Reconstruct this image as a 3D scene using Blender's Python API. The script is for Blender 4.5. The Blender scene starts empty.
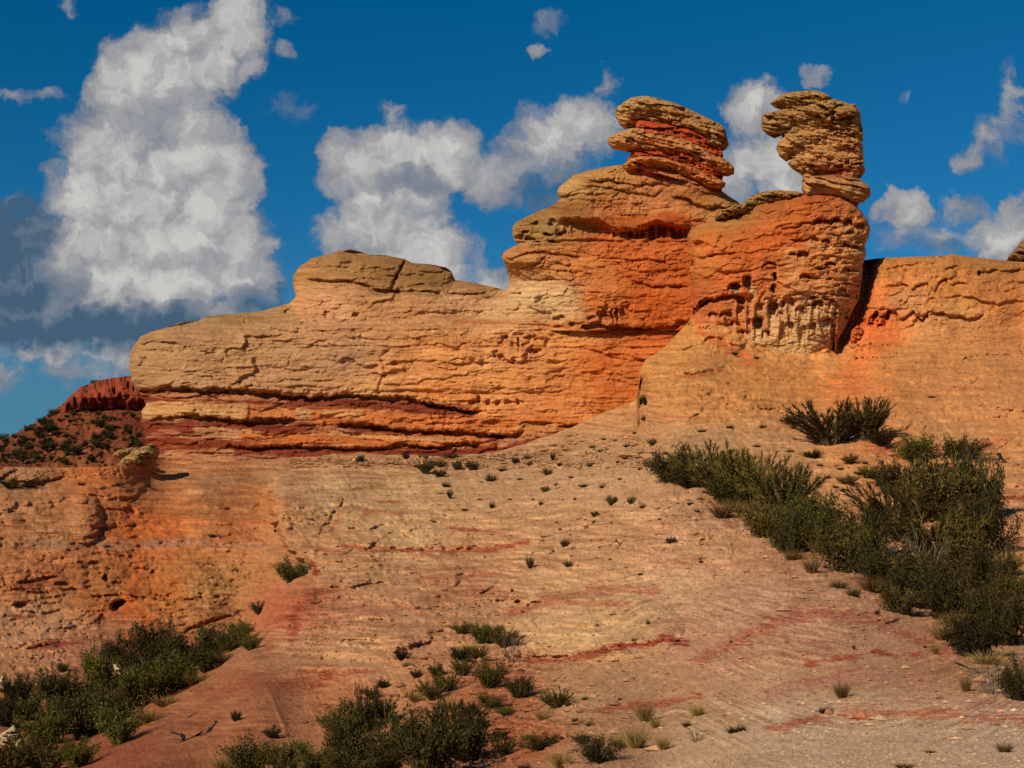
import bpy, math, random
import numpy as np

# ------------------------------------------------------------------ camera, sky, sun, exposure
sc = bpy.context.scene
COL = sc.collection
F, HOR, EYE = 1400.0, 600.0, 1.7
PITCH = math.atan((HOR - 384) / F)
cam = bpy.data.objects.new("camera", bpy.data.cameras.new("camera"))
COL.objects.link(cam)
cam.data.sensor_width = 36.0
cam.data.lens = 36.0 * F / 1024
cam.data.clip_start, cam.data.clip_end = 0.1, 20000
cam.location = (0, 0, EYE)
cam.rotation_euler = (math.pi / 2 + PITCH, 0, 0)
sc.camera = cam

SUN_AZ, SUN_EL = math.radians(38), math.radians(31)      # azimuth left of straight behind the camera
sd = np.array([-math.sin(SUN_AZ) * math.cos(SUN_EL), -math.cos(SUN_AZ) * math.cos(SUN_EL), math.sin(SUN_EL)])
sl = bpy.data.lights.new("sun", 'SUN')
sl.energy, sl.angle, sl.color = 4.4, math.radians(0.5), (1.0, 0.86, 0.68)
so = bpy.data.objects.new("sun", sl)
COL.objects.link(so)
so.rotation_euler = (math.pi / 2 - SUN_EL, 0, math.atan2(sd[0], -sd[1]))
SKY_STRENGTH = 0.06
sc.view_settings.view_transform = 'Standard'
sc.view_settings.look = 'None'
sc.view_settings.exposure = 0.0
sc.view_settings.gamma = 1.0
sc.view_settings.use_curve_mapping = False
sc.cycles.max_bounces = 4
sc.cycles.diffuse_bounces = 3
sc.cycles.transparent_max_bounces = 4
sc.cycles.use_denoising = False
sc.cycles.use_adaptive_sampling = True
sc.cycles.adaptive_threshold = 0.02


class NT:
    """small helper for node trees"""
    def __init__(s, tree):
        s.t = tree
        s.t.nodes.clear()

    def n(s, kind, ins=(), **kw):
        nd = s.t.nodes.new(kind)
        for k, v in kw.items():
            setattr(nd, k, v)
        for k, v in (ins.items() if isinstance(ins, dict) else enumerate(ins)):
            s.set(nd.inputs[k], v)
        return nd

    def set(s, sock, v):
        if v is None:
            return
        if hasattr(v, 'outputs'):
            v = v.outputs[0]
        if isinstance(v, bpy.types.NodeSocket):
            s.t.links.new(v, sock)
        else:
            sock.default_value = v

    def m(s, op, a, b=None, c=None, clamp=False):
        return s.n('ShaderNodeMath', [a, b, c], operation=op, use_clamp=clamp).outputs[0]

    def v(s, op, a, b=None):
        nd = s.n('ShaderNodeVectorMath', [a, b], operation=op)
        return nd.outputs['Value' if op in ('LENGTH', 'DOT_PRODUCT', 'DISTANCE') else 0]

    def ramp(s, x, a, b, lo=0.0, hi=1.0):
        return s.n('ShaderNodeMapRange', [x, a, b, lo, hi], interpolation_type='SMOOTHSTEP').outputs[0]

    def mix(s, f, a, b, mode='MIX'):
        nd = s.n('ShaderNodeMix', data_type='RGBA', blend_type=mode)
        s.set(nd.inputs['Factor'], f)
        s.set(nd.inputs[6], a)
        s.set(nd.inputs[7], b)
        return nd.outputs[2]


def lin(c):
    c = np.asarray(c, float) / 255.0
    return np.where(c <= 0.04045, c / 12.92, ((c + 0.055) / 1.055) ** 2.4)


def rgba(c):
    return tuple(float(x) for x in lin(c)) + (1.0,)


world = bpy.data.worlds.new("World")
sc.world = world
world.use_nodes = True
W = NT(world.node_tree)
sky = W.n('ShaderNodeTexSky', sky_type='NISHITA', sun_disc=False, sun_elevation=SUN_EL,
          sun_rotation=math.radians(180) + SUN_AZ, altitude=1800, air_density=1.0, dust_density=0.3, ozone_density=3.0)
sky_deep = W.n('ShaderNodeHueSaturation', {'Hue': 0.497, 'Saturation': 1.32, 'Value': 1.0, 'Fac': 1.0, 'Color': sky.outputs[0]})
# clouds: fractal noise over the directions of the sky, gathered where the cumulus heaps stand
geo = W.n('ShaderNodeTexCoord')
rot = W.n('ShaderNodeVectorRotate', {'Vector': geo.outputs['Generated'], 'Angle': -PITCH}, rotation_type='X_AXIS')
sep = W.n('ShaderNodeSeparateXYZ', [rot.outputs[0]])
yy = W.m('MAXIMUM', sep.outputs[1], 0.05)
cu, cv = W.m('DIVIDE', sep.outputs[0], yy), W.m('DIVIDE', sep.outputs[2], yy)
P0 = W.n('ShaderNodeCombineXYZ', [cu, cv, 0.0]).outputs[0]
wn = W.n('ShaderNodeTexNoise', {'Vector': P0, 'Scale': 30.0, 'Detail': 7.0, 'Roughness': 0.62}, noise_dimensions='2D')
P1 = W.v('ADD', P0, W.v('MULTIPLY', W.v('SUBTRACT', wn.outputs['Color'], (0.5, 0.5, 0.5)), (0.036, 0.036, 0.0)))
# angular sizes below: centre x, centre y, half width, half height (thousandths), weight
BLOBS = [(150, 95, 62, 70, 1.1), (200, 55, 62, 50, .9), (240, 20, 34, 48, .95), (118, 145, 66, 44, 1), (115, 195, 72, 60, 1.2),
         (180, 175, 78, 80, 1.2), (100, 255, 66, 55, 1.2), (185, 255, 85, 70, 1.2), (240, 280, 48, 36, .9), (246, 165, 22, 18, .6),
         (62, 272, 44, 42, .85), (8, 250, 60, 55, .8), (20, 305, 90, 50, 1.1), (110, 325, 190, 40, 1.15), (225, 322, 70, 36, .9),
         (85, 372, 44, 20, .42), (0, 378, 34, 20, .42), (25, 100, 40, 10, .36), (70, 8, 12, 12, .3),
         (390, 160, 60, 40, .95), (445, 152, 44, 34, .9), (348, 165, 34, 36, .85), (395, 215, 62, 52, .95), (425, 258, 62, 42, .9),
         (392, 118, 22, 20, .45), (350, 232, 34, 40, .75), (495, 282, 36, 20, .7), (548, 140, 44, 36, .82), (585, 130, 42, 38, .78), (500, 182, 40, 30, .7),
         (560, 185, 56, 34, .5), (603, 88, 14, 24, .42), (540, 165, 60, 30, .5), (755, 110, 30, 34, .85), (770, 160, 55, 42, .95), (790, 180, 44, 34, .8), (735, 185, 26, 24, .7),
         (905, 212, 28, 24, .8), (930, 236, 56, 22, .5), (958, 214, 38, 16, .42), (1003, 238, 40, 26, .9), (1018, 215, 24, 22, .7),
         (1013, 92, 14, 32, .48), (998, 138, 30, 30, .42), (975, 160, 20, 16, .36), (820, 74, 18, 10, .36), (550, 22, 18, 12, .36), (540, 48, 12, 10, .34),
         (288, 50, 18, 12, .34), (290, 110, 36, 14, .22), (270, 250, 14, 22, .45), (910, 95, 12, 12, .26), (285, 14, 16, 14, .38)]


def blob_field(p, blobs):
    tot = None
    for (bx, by, rx, ry, w) in blobs:
        c = ((bx - 512) / F, (384 - by) / F, 0)
        d = W.v('MULTIPLY', W.v('SUBTRACT', p, c), (F / (rx * 1.14), F / (ry * 1.14), 0))
        q = W.m('MULTIPLY_ADD', W.v('DOT_PRODUCT', d, d), -w, w)
        tot = q if tot is None else W.m('MAXIMUM', tot, q)
        tot = tot
    return W.m('MAXIMUM', tot, 0.0)


fld = blob_field(P1, BLOBS)


def billow(p, detail):
    n = W.n('ShaderNodeTexNoise', {'Vector': p, 'Scale': 24.0, 'Detail': detail + 4, 'Roughness': 0.66}, noise_dimensions='2D').outputs[0]
    v = W.n('ShaderNodeTexVoronoi', {'Vector': p, 'Scale': 34.0, 'Detail': detail, 'Roughness': 0.55, 'Lacunarity': 2.1}, voronoi_dimensions='2D', feature='F1', normalize=True).outputs[0]
    return W.m('ADD', W.m('MULTIPLY', n, 0.62), W.m('MULTIPLY', W.m('SUBTRACT', 0.80, v), 0.62))


nz = billow(P1, 4.0)
nz2 = billow(W.v('ADD', P1, (-0.0075, 0.0105, 0)), 2.0)
val = W.m('ADD', W.m('MULTIPLY', W.m('POWER', fld, 0.7), 1.3), W.m('MULTIPLY', W.m('MULTIPLY', W.m('SUBTRACT', nz, 0.53), 2.5), W.ramp(fld, 0.0, 0.30, 0.12, 1.0)))
alpha = W.ramp(val, 0.26, 1.12, 0.0, 0.97)
core = W.ramp(fld, 0.1, 0.9)
relief = W.m('MULTIPLY', W.m('SUBTRACT', nz, nz2), 1.0)
DARKS = [(100, 328, 190, 26, 1.1), (25, 300, 70, 40, .9), (0, 250, 62, 70, .95), (560, 195, 60, 26, .6), (270, 305, 60, 22, .7), (405, 180, 40, 14, .35), (150, 130, 40, 26, .3), (940, 245, 40, 10, .35)]
dark = blob_field(P1, DARKS)
lightv = W.m('ADD', W.m('SUBTRACT', W.m('ADD', W.m('MULTIPLY', core, 0.46), 0.39), W.m('MULTIPLY', dark, 0.95)), relief, clamp=True)
cr = W.n('ShaderNodeValToRGB', [lightv])
e = cr.color_ramp.elements
e[0].position, e[0].color = 0.0, rgba((68, 94, 117))
e[1].position, e[1].color = 1.0, rgba((202, 200, 196))
for p, c in ((0.22, (98, 116, 134)), (0.5, (134, 138, 148)), (0.75, (164, 164, 164))):
    k = e.new(p)
    k.color = rgba(c)
sky_0 = W.v('MAXIMUM', W.v('SUBTRACT', W.v('MULTIPLY', sky_deep.outputs[0], (SKY_STRENGTH * 0.75, SKY_STRENGTH * 1.2, SKY_STRENGTH * 1.22)), (0.0085, 0.0, 0.0)), (0.0005, 0.0005, 0.0005))
sky_l = W.mix(W.ramp(cv, -0.03, 0.12, 0.75, 0.0), sky_0, rgba((74, 121, 142)))
skyc = W.mix(alpha, sky_l, cr.outputs[0])
bg = W.n('ShaderNodeBackground', {'Color': W.n('ShaderNodeVectorMath', [skyc, (1 / SKY_STRENGTH,) * 3], operation='MULTIPLY').outputs[0], 'Strength': SKY_STRENGTH})
W.n('ShaderNodeOutputWorld', [bg.outputs[0]])
world.cycles.sampling_method = 'MANUAL'
world.cycles.sample_map_resolution = 256

# ------------------------------------------------------------------ numeric helpers
rs = np.random.RandomState(7)
cP, sP = math.cos(PITCH), math.sin(PITCH)


def at(px, py, Y):
    """world points seen along the directions (px, py) at the distance Y ahead"""
    px, py, Y = np.broadcast_arrays(np.asarray(px, float), np.asarray(py, float), np.asarray(Y, float))
    dx, up = (px - 512) / F, (384 - py) / F
    dy, dz = cP - sP * up, sP + cP * up
    t = Y / dy
    return np.stack([dx * t, Y, EYE + dz * t], -1)


def _h(ix, iy, seed):
    h = (ix.astype(np.int64) * 374761393 + iy.astype(np.int64) * 668265263 + seed * 974634777) & 0xFFFFFFFF
    h = ((h ^ (h >> 13)) * 1274126177) & 0xFFFFFFFF
    return (h ^ (h >> 16)) & 0xFFFFFFFF


def gn(x, y, seed=0):
    xi, yi = np.floor(x), np.floor(y)
    fx, fy = x - xi, y - yi
    u, v = fx * fx * fx * (fx * (fx * 6 - 15) + 10), fy * fy * fy * (fy * (fy * 6 - 15) + 10)
    out = 0
    for i in (0, 1):
        for j in (0, 1):
            a = _h(xi + i, yi + j, seed) * (2 * math.pi / 4294967296.0)
            g = np.cos(a) * (fx - i) + np.sin(a) * (fy - j)
            out = out + g * (u if i else 1 - u) * (v if j else 1 - v)
    return out * 1.4


def fbm(x, y, octv=4, seed=0, rough=0.5):
    s, a, t = 0, 1.0, 0
    for k in range(octv):
        s = s + a * gn(x, y, seed + 31 * k)
        t += a
        a *= rough
        x, y = x * 2.03 + 5.3, y * 2.03 + 1.7
    return s / t * 1.6


def worley(x, y, seed=0):
    xi, yi = np.floor(x), np.floor(y)
    d1 = np.full(x.shape, 9.0)
    d2 = np.full(x.shape, 9.0)
    idv = np.zeros(x.shape)
    for i in (-1, 0, 1):
        for j in (-1, 0, 1):
            hx = _h(xi + i, yi + j, seed)
            hy = _h(xi + i, yi + j, seed + 99)
            dx, dy = xi + i + hx / 4294967296.0 - x, yi + j + hy / 4294967296.0 - y
            d = np.sqrt(dx * dx + dy * dy)
            closer = d < d1
            d2 = np.where(closer, d1, np.minimum(d2, d))
            idv = np.where(closer, (hx % 1000) / 1000.0, idv)
            d1 = np.where(closer, d, d1)
    return d1, d2, idv


def ss(x, a, b):
    t = np.clip((x - a) / (b - a), 0, 1)
    return t * t * (3 - 2 * t)


def dist_poly(x, y, pts):
    d = np.full(x.shape, 1e9)
    for (ax, ay), (bx, by) in zip(pts[:-1], pts[1:]):
        vx, vy = bx - ax, by - ay
        L = vx * vx + vy * vy + 1e-9
        t = np.clip(((x - ax) * vx + (y - ay) * vy) / L, 0, 1)
        d = np.minimum(d, (x - ax - t * vx) ** 2 + (y - ay - t * vy) ** 2)
    return np.sqrt(d)


def inside(x, y, pts):
    r = np.zeros(x.shape, bool)
    n = len(pts)
    for i in range(n):
        (ax, ay), (bx, by) = pts[i], pts[(i + 1) % n]
        if ay == by:
            continue
        c = ((ay > y) != (by > y)) & (x < (bx - ax) * (y - ay) / (by - ay) + ax)
        r ^= c
    return r


def build(name, co, quads, mat, parent=None, col=None, smooth=True, ngons=()):
    """one mesh object from arrays"""
    me = bpy.data.meshes.new(name)
    co = np.asarray(co, np.float32).reshape(-1, 3)
    quads = np.asarray(quads, np.int32)
    k = quads.shape[1]
    loops = [quads.ravel()]
    tot = [np.full(len(quads), k, np.int32)]
    for g in ngons:
        loops.append(np.asarray(g, np.int32))
        tot.append(np.array([len(g)], np.int32))
    loops, tot = np.concatenate(loops), np.concatenate(tot)
    me.vertices.add(len(co))
    me.vertices.foreach_set('co', co.ravel())
    me.loops.add(len(loops))
    me.loops.foreach_set('vertex_index', loops)
    me.polygons.add(len(tot))
    me.polygons.foreach_set('loop_start', np.concatenate([[0], np.cumsum(tot)[:-1]]).astype(np.int32))
    me.polygons.foreach_set('use_smooth', np.full(len(tot), smooth))
    me.update(calc_edges=True)
    me.validate()
    if col is not None:
        a = me.attributes.new('col', 'FLOAT_COLOR', 'POINT')
        c4 = np.ones((len(co), 4), np.float32)
        c4[:, :3] = np.asarray(col).reshape(-1, 3)
        a.data.foreach_set('color', c4.ravel())
    me.materials.append(mat)
    o = bpy.data.objects.new(name, me)
    COL.objects.link(o)
    if parent is not None:
        o.parent = parent
    return o


def tag(o, label=None, cat=None, group=None, kind=None):
    for k, v in (('label', label), ('category', cat), ('group', group), ('kind', kind)):
        if v:
            o[k] = v
    return o


def empty(name, loc):
    o = bpy.data.objects.new(name, None)
    COL.objects.link(o)
    o.location = loc
    o.empty_display_size = 0.2
    return o


# ------------------------------------------------------------------ materials
def rock_material(name, scale, bump, speck=0.12, rough=0.92, bstr=0.9):
    m = bpy.data.materials.new(name)
    m.use_nodes = True
    T = NT(m.node_tree)
    at_ = T.n('ShaderNodeAttribute', attribute_name='col')
    tc = T.n('ShaderNodeTexCoord')
    p = tc.outputs['Object']
    st = T.n('ShaderNodeMapping', {'Vector': p, 'Scale': (0.35, 0.35, 1.6)})
    n1 = T.n('ShaderNodeTexNoise', {'Vector': st.outputs[0], 'Scale': scale * 0.5, 'Detail': 7.0, 'Roughness': 0.66})
    n2 = T.n('ShaderNodeTexNoise', {'Vector': p, 'Scale': scale * 3.2, 'Detail': 4.0, 'Roughness': 0.7})
    n3 = T.n('ShaderNodeTexNoise', {'Vector': p, 'Scale': 0.35, 'Detail': 3.0})
    f = T.m('ADD', T.m('MULTIPLY', T.m('SUBTRACT', n1.outputs[0], 0.5), speck * 4.5), T.m('MULTIPLY', T.m('SUBTRACT', n2.outputs[0], 0.5), speck * 3.0))
    f = T.m('ADD', f, T.m('MULTIPLY', T.m('SUBTRACT', n3.outputs[0], 0.5), 0.25))
    f = T.m('MAXIMUM', T.m('ADD', f, 1.0), 0.25)
    c = T.v('MULTIPLY', at_.outputs['Color'], T.n('ShaderNodeCombineXYZ', [f, T.m('POWER', f, 1.12), T.m('POWER', f, 1.25)]).outputs[0])
    hgt = T.m('ADD', T.m('MULTIPLY', n1.outputs[0], 0.7), T.m('MULTIPLY', n2.outputs[0], 0.3))
    bp = T.n('ShaderNodeBump', {'Height': hgt, 'Strength': 0.9, 'Distance': bump})
    bp.inputs['Strength'].default_value = bstr
    b = T.n('ShaderNodeBsdfPrincipled', {'Base Color': c, 'Roughness': rough, 'Specular IOR Level': 0.12, 'Normal': bp.outputs[0]})
    T.n('ShaderNodeOutputMaterial', [b.outputs[0]])
    return m


M_CLIFF = rock_material('sandstone', 1.2, 0.16)
M_SLOPE = rock_material('slope_rock', 4.0, 0.05, 0.17, bstr=0.7)
M_STONE = rock_material('loose_stone', 3.0, 0.05, 0.14)


def leaf_material(name, c1, c2, trans=0.15):
    m = bpy.data.materials.new(name)
    m.use_nodes = True
    T = NT(m.node_tree)
    at_ = T.n('ShaderNodeAttribute', attribute_name='col')
    oi = T.n('ShaderNodeObjectInfo')
    c = T.mix(at_.outputs['Fac'], c1 + (1,), c2 + (1,))
    hs = T.n('ShaderNodeHueSaturation', {'Color': c, 'Hue': T.m('MULTIPLY_ADD', oi.outputs['Random'], 0.03, 0.485), 'Saturation': 1.0,
                                         'Value': T.m('MULTIPLY_ADD', oi.outputs['Random'], 0.9, 0.55), 'Fac': 1.0})
    d = T.n('ShaderNodeBsdfPrincipled', {'Base Color': hs.outputs[0], 'Roughness': 0.75, 'Specular IOR Level': 0.15})
    t = T.n('ShaderNodeBsdfTranslucent', {'Color': hs.outputs[0]})
    mx = T.n('ShaderNodeMixShader', [trans, d.outputs[0], t.outputs[0]])
    T.n('ShaderNodeOutputMaterial', [mx.outputs[0]])
    return m


M_BROOM = leaf_material('broom_leaf', (0.030, 0.023, 0.004), (0.17, 0.115, 0.020))
M_GREEN = leaf_material('green_leaf', (0.028, 0.028, 0.004), (0.135, 0.108, 0.014))
M_DARK = leaf_material('dark_leaf', (0.020, 0.016, 0.003), (0.085, 0.062, 0.011))
M_GOLD = leaf_material('dry_grass', (0.13, 0.085, 0.024), (0.36, 0.22, 0.070))
M_TUFT = leaf_material('small_tuft', (0.030, 0.022, 0.007), (0.12, 0.078, 0.024))
M_TWIG = leaf_material('twig', (0.10, 0.075, 0.05), (0.26, 0.20, 0.14), 0.0)

# ------------------------------------------------------------------ light the colours were judged under -> base colour
LIGHT = np.array([1.13, 0.97, 0.86])


def albedo(srgb):
    return np.clip(lin(srgb) / LIGHT, 0.004, 0.85)


class Paint:
    """the colours of the strata themselves, laid out over the rock"""
    def __init__(s, anchors, power=3.2):
        a = np.array([x[:2] for x in anchors], float)
        s.p, s.c, s.k = a, np.array([lin(x[2]) for x in anchors]), power

    def base(s, x, y, yscale=1.6):
        num = np.zeros(x.shape + (3,))
        den = np.zeros(x.shape)
        for (ax, ay), c in zip(s.p, s.c):
            d2 = (x - ax) ** 2 + ((y - ay) * yscale) ** 2 + 30
            w = d2 ** (-s.k / 2 * 1.0)
            den += w
            num += w[..., None] * c
        return num / den[..., None]


def warp(x, y, s=1.0):
    wx = 5 * fbm(x / 34, y / 20, 3, 501) * s + 1.2 * gn(x / 6, y / 5, 502) * s
    wy = 3.0 * fbm(x / 40, y / 26, 3, 503) * s + 1.0 * fbm(x / 9, y / 7, 2, 504) * s
    return x + wx, y + wy


def streaks(col, x, y, lines, rough=1.0):
    for (pts, w, c, k) in lines:
        pts = np.array(pts, float)
        x0, x1 = pts[:, 0].min() - w * 2, pts[:, 0].max() + w * 2
        y0, y1 = pts[:, 1].min() - w * 2, pts[:, 1].max() + w * 2
        i = np.nonzero((x > x0) & (x < x1) & (y > y0) & (y < y1))
        if len(i[0]) == 0:
            continue
        xx, yy_ = x[i], y[i]
        d = dist_poly(xx, yy_, [tuple(p) for p in pts])
        n = fbm(xx / 34, yy_ / 2.0, 5, int(pts[0, 0]) + 7, 0.62)
        a = k * ss(1 - d / (w * (1 - 0.18 * rough)) + 1.25 * rough * n - 0.2 * rough, 0.0, 0.55)
        col[i] = col[i] * (1 - a[..., None]) + lin(c) * a[..., None]
    return col


# ------------------------------------------------------------------ relief features
def ledge(x, y, pts, depth, w, lip=0.3, kd=0.45, kw=0.66):
    """overhanging ledge: sharp lip, a recess of depth metres just under it that dies out w below"""
    pts = sorted(pts)
    depth, w = depth * kd, w * kw
    X, Yl = np.array([p[0] for p in pts], float), np.array([p[1] for p in pts], float)
    out = np.zeros(x.shape)
    i = np.nonzero((x > X[0] - 3) & (x < X[-1] + 3) & (y > Yl.min() - 12) & (y < Yl.max() + w + 6))
    if len(i[0]) == 0:
        return out
    xx = x[i]
    jag = 2.0 * gn(xx / 9, xx * 0, int(X[0])) + 1.0 * gn(xx / 3.5, xx * 0, int(X[0]) + 3)
    s = y[i] - np.interp(xx, X, Yl) - jag * min(1, w / 5)
    wv = w * (0.75 + 0.7 * np.clip(gn(xx / 16, xx * 0, int(X[0]) + 9) + 0.3, -0.6, 1))
    ends = ss(xx, X[0] - 2, X[0] + 9) * (1 - ss(xx, X[-1] - 9, X[-1] + 2))
    rec = ss(s, -0.9, 0.7) * (1 - ss(s, wv * 0.45, wv * 1.25))
    lp = np.exp(-((s + 3.5) / 3.0) ** 2) * (s < 0.5)
    out[i] = ends * depth * (-rec + lip * lp) * (0.8 + 0.5 * gn(xx / 12, xx * 0 + 4, 77))
    return out


def crack(x, y, pts, depth, w):
    pts = [tuple(p) for p in pts]
    d = dist_poly(x + 1.5 * gn(x / 4, y / 4, 5), y + 1.5 * gn(x / 4, y / 4, 6), pts)
    return -depth * np.exp(-(d / w) ** 2)


def pit(x, y, px, py, rx, ry, depth, ang=0.0):
    dx, dy = x - px, y - py
    c, s_ = math.cos(ang), math.sin(ang)
    r = np.sqrt(((dx * c + dy * s_) / rx) ** 2 + ((-dx * s_ + dy * c) / ry) ** 2) + 0.25 * gn(x / 3, y / 3, int(px))
    return -depth * (1 - ss(r, 0.55, 1.05))


def strata(x, y, h, amp, seed, tilt=0.0):
    """layers with differential erosion: each swells downward and breaks back in a small overhang"""
    ph = (y + tilt * x) / h + 1.1 * fbm(x / 110, y / 40, 3, seed) + 0.25 * fbm(x / 18, y / 14, 2, seed + 1)
    k = np.floor(ph)
    fr = ph - k
    r = (_h(k, k * 0 + 3, seed) / 4294967296.0)
    on = 0.25 + 0.9 * np.clip(fbm(x / 60 + r * 40, k * 3.7, 3, seed + 2) + 0.25, 0, 1)
    prof = fr ** 0.8 * (1 - ss(fr, 0.86, 0.99))
    return amp * on * (0.4 + r) * prof


def tafoni(x, y, sx, sy, depth, seed, thr=0.55):
    d1, d2, idv = worley(x / sx + 0.35 * gn(x / sx, y / sy, seed), y / sy + 0.35 * gn(x / sx + 9, y / sy, seed), seed)
    return -depth * (idv < thr) * (1 - ss(d1, 0.22, 0.5))


def rough_noise(x, y, amp, seed=0):
    return amp * (0.9 * fbm(x / 42, y / 26, 5, seed, 0.55) + 0.35 * fbm(x / 9, y / 4.5, 4, seed + 50, 0.6))


def blocks(x, y, sx, sy, amp, seed, tilt=0.0, cut=0.8):
    """jointed blocks: each cell stands at its own level, thin dark joints between them"""
    xx, yy_ = x / sx + 0.5 * gn(x / 17, y / 13, seed) + 0.12 * gn(x / 4, y / 4, seed + 2), (y + tilt * x) / sy + 0.45 * gn(x / 30, y / 14, seed + 1) + 0.1 * gn(x / 4, y / 4, seed + 3)
    d1, d2, idv = worley(xx, yy_, seed)
    m = ss(fbm(x / 50, y / 28, 2, seed + 5), -.25, .35)
    return amp * ((idv - .5) * (0.35 + .65 * m) * ss(d2 - d1, 0.0, 0.10) - cut * m * (1 - ss(d2 - d1, 0.02, 0.09)))


ARCHES = [(747, 276, 5, 17), (774, 273, 2.6, 7), (774, 284, 3.2, 8), (735, 283, 8, 11), (803, 251, 6, 14), (792, 252, 3, 6), (774, 302, 7, 22), (759, 303, 4.5, 14), (788, 297, 7, 16), (805, 274, 6, 6), (758, 317, 5.5, 16), (726, 311, 7, 8),
          (713, 312, 5, 7), (768, 297, 4, 4), (818, 300, 6, 16), (800, 306, 5, 18), (833, 300, 5, 14), (842, 288, 5, 8), (828, 318, 6, 16), (812, 322, 5, 14), (790, 322, 5, 14), (741, 306, 5, 14), (734, 320, 4, 10), (846, 268, 4, 6), (830, 262, 6, 5),
          (818, 219, 4, 9), (826, 220, 3, 7), (834, 218, 4, 9), (848, 219, 5, 10), (860, 223, 4, 10), (815, 238, 4, 7), (826, 239, 5, 6), (846, 243, 4, 6), (855, 245, 4, 6), (863, 246, 4, 6), (770, 262, 8, 4), (850, 230, 4, 5), (780, 311, 3, 10), (766, 330, 5, 12), (745, 330, 4, 10)]


def arches(x, y, depth):
    out = np.zeros(x.shape)
    xw, yw = x + 0.8 * gn(x / 4, y / 4, 41), y + 0.8 * gn(x / 5, y / 5, 42)
    for (cx, cy, w, h) in ARCHES:
        u = (xw - cx) / w
        sdown = yw - (cy + 0.45 * w * u * u)
        k = ss(sdown, -0.6, 1.0) * (1 - ss(sdown, 1.5, h * .8)) * (1 - ss(np.abs(u), .78, 1.0))
        lip = np.exp(-((sdown + 2) / 2) ** 2) * (sdown < 0.2) * (1 - ss(np.abs(u), .8, 1.2))
        out += depth * min(1, .35 + w / 9) * (-k + .25 * lip)
    return out


# ------------------------------------------------------------------ lofted rocks
def loft(name, poly, Yfront, thick, rounds, relief, paint, mat=None, parent=None, angle=0.0, step=0.75, nback=14, jitter=0.8, seed=1, loc0=None):
    """a closed solid whose horizontal (or tilted) rings run between the left and right outline of poly.
    rounds: [(polyline, radius in m)] outlines towards which the surface curls back"""
    poly = [(float(a), float(b)) for a, b in poly]
    cx, cy = np.mean([p[0] for p in poly]), np.mean([p[1] for p in poly])
    ca, sa = math.cos(angle), math.sin(angle)
    loc = [((p[0] - cx) * ca + (p[1] - cy) * sa, -(p[0] - cx) * sa + (p[1] - cy) * ca) for p in poly]
    v0, v1 = min(p[1] for p in loc), max(p[1] for p in loc)
    u0_, u1_ = min(p[0] for p in loc), max(p[0] for p in loc)
    nr = max(8, int((v1 - v0) / step))
    nf = max(12, int((u1_ - u0_) / step))
    vs = v0 + (v1 - v0) * (np.arange(nr) + 0.02) / (nr - 0.96)
    uL, uR = np.zeros(nr), np.zeros(nr)
    n = len(loc)
    for r, v in enumerate(vs):
        xs = []
        for i in range(n):
            (ax, ay), (bx, by) = loc[i], loc[(i + 1) % n]
            if (ay > v) != (by > v):
                xs.append(ax + (bx - ax) * (v - ay) / (by - ay))
        uL[r], uR[r] = (min(xs), max(xs)) if xs else (uL[r - 1], uR[r - 1])
    uL += jitter * fbm(vs / 6, vs * 0 + seed, 3, seed)
    uR += jitter * fbm(vs / 6, vs * 0 + seed + 50, 3, seed + 9)
    w = np.linspace(0, 1, nf)
    U = np.clip(u0_ - 1 + (u1_ - u0_ + 2) * w[None], uL[:, None], uR[:, None])
    V = np.repeat(vs[:, None], nf, 1)
    X = cx + U * ca - V * sa
    Yp = cy + U * sa + V * ca
    Yf = Yfront(X, Yp)
    m_per = Yf / F
    push = np.zeros(X.shape)
    for (pl, R) in rounds:
        d = dist_poly(X, Yp, pl) * m_per
        q = np.clip(1 - d / R, 0, 1)
        push = np.maximum(push, R * (1 - np.sqrt(np.clip(1 - q * q, 0, 1))))
    D = Yf + push
    disp = relief(X, Yp) * ss(np.minimum(U - uL[:, None], uR[:, None] - U), 0, 3)
    front = at(X, Yp, D - disp)
    wb = np.linspace(1, 0, nback)
    Ub = np.clip(u0_ + (u1_ - u0_) * wb[None], uL[:, None], uR[:, None])
    Vb = np.repeat(vs[:, None], nback, 1)
    Xb, Yb = cx + Ub * ca - Vb * sa, cy + Ub * sa + Vb * ca
    pb = np.zeros(Xb.shape)
    Yfb = Yfront(Xb, Yb)
    for (pl, R) in rounds:
        d = dist_poly(Xb, Yb, pl) * Yfb / F
        R2 = max(R, thick * 0.45)
        q = np.clip(1 - d / R2, 0, 1)
        pb = np.maximum(pb, R2 * (1 - np.sqrt(np.clip(1 - q * q, 0, 1))))
    back = at(Xb, Yb, Yfb + np.maximum(thick - np.minimum(pb, thick * 0.55), thick * 0.3) + 0.25 * fbm(Xb / 20, Yb / 20, 2, seed))
    co = np.concatenate([front, back], 1)
    m = nf + nback
    idx = np.arange(nr * m).reshape(nr, m)
    a, b = idx[:-1], idx[1:]
    quads = np.stack([a, np.roll(a, -1, 1), np.roll(b, -1, 1), b], -1).reshape(-1, 4)[:, ::-1]
    col = np.concatenate([paint(X, Yp), paint(Xb, Yb)], 1)
    co = co.reshape(-1, 3)
    o = build(name, co if loc0 is None else co - np.array(loc0), quads, mat or M_CLIFF, parent, col, True, [idx[0], idx[-1][::-1]])
    return o


# ------------------------------------------------------------------ ground far out and the slopes below the cliffs
def base_mix(anchors):
    p = Paint(anchors)
    return lambda x, y: p.base(*warp(x, y))


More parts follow.
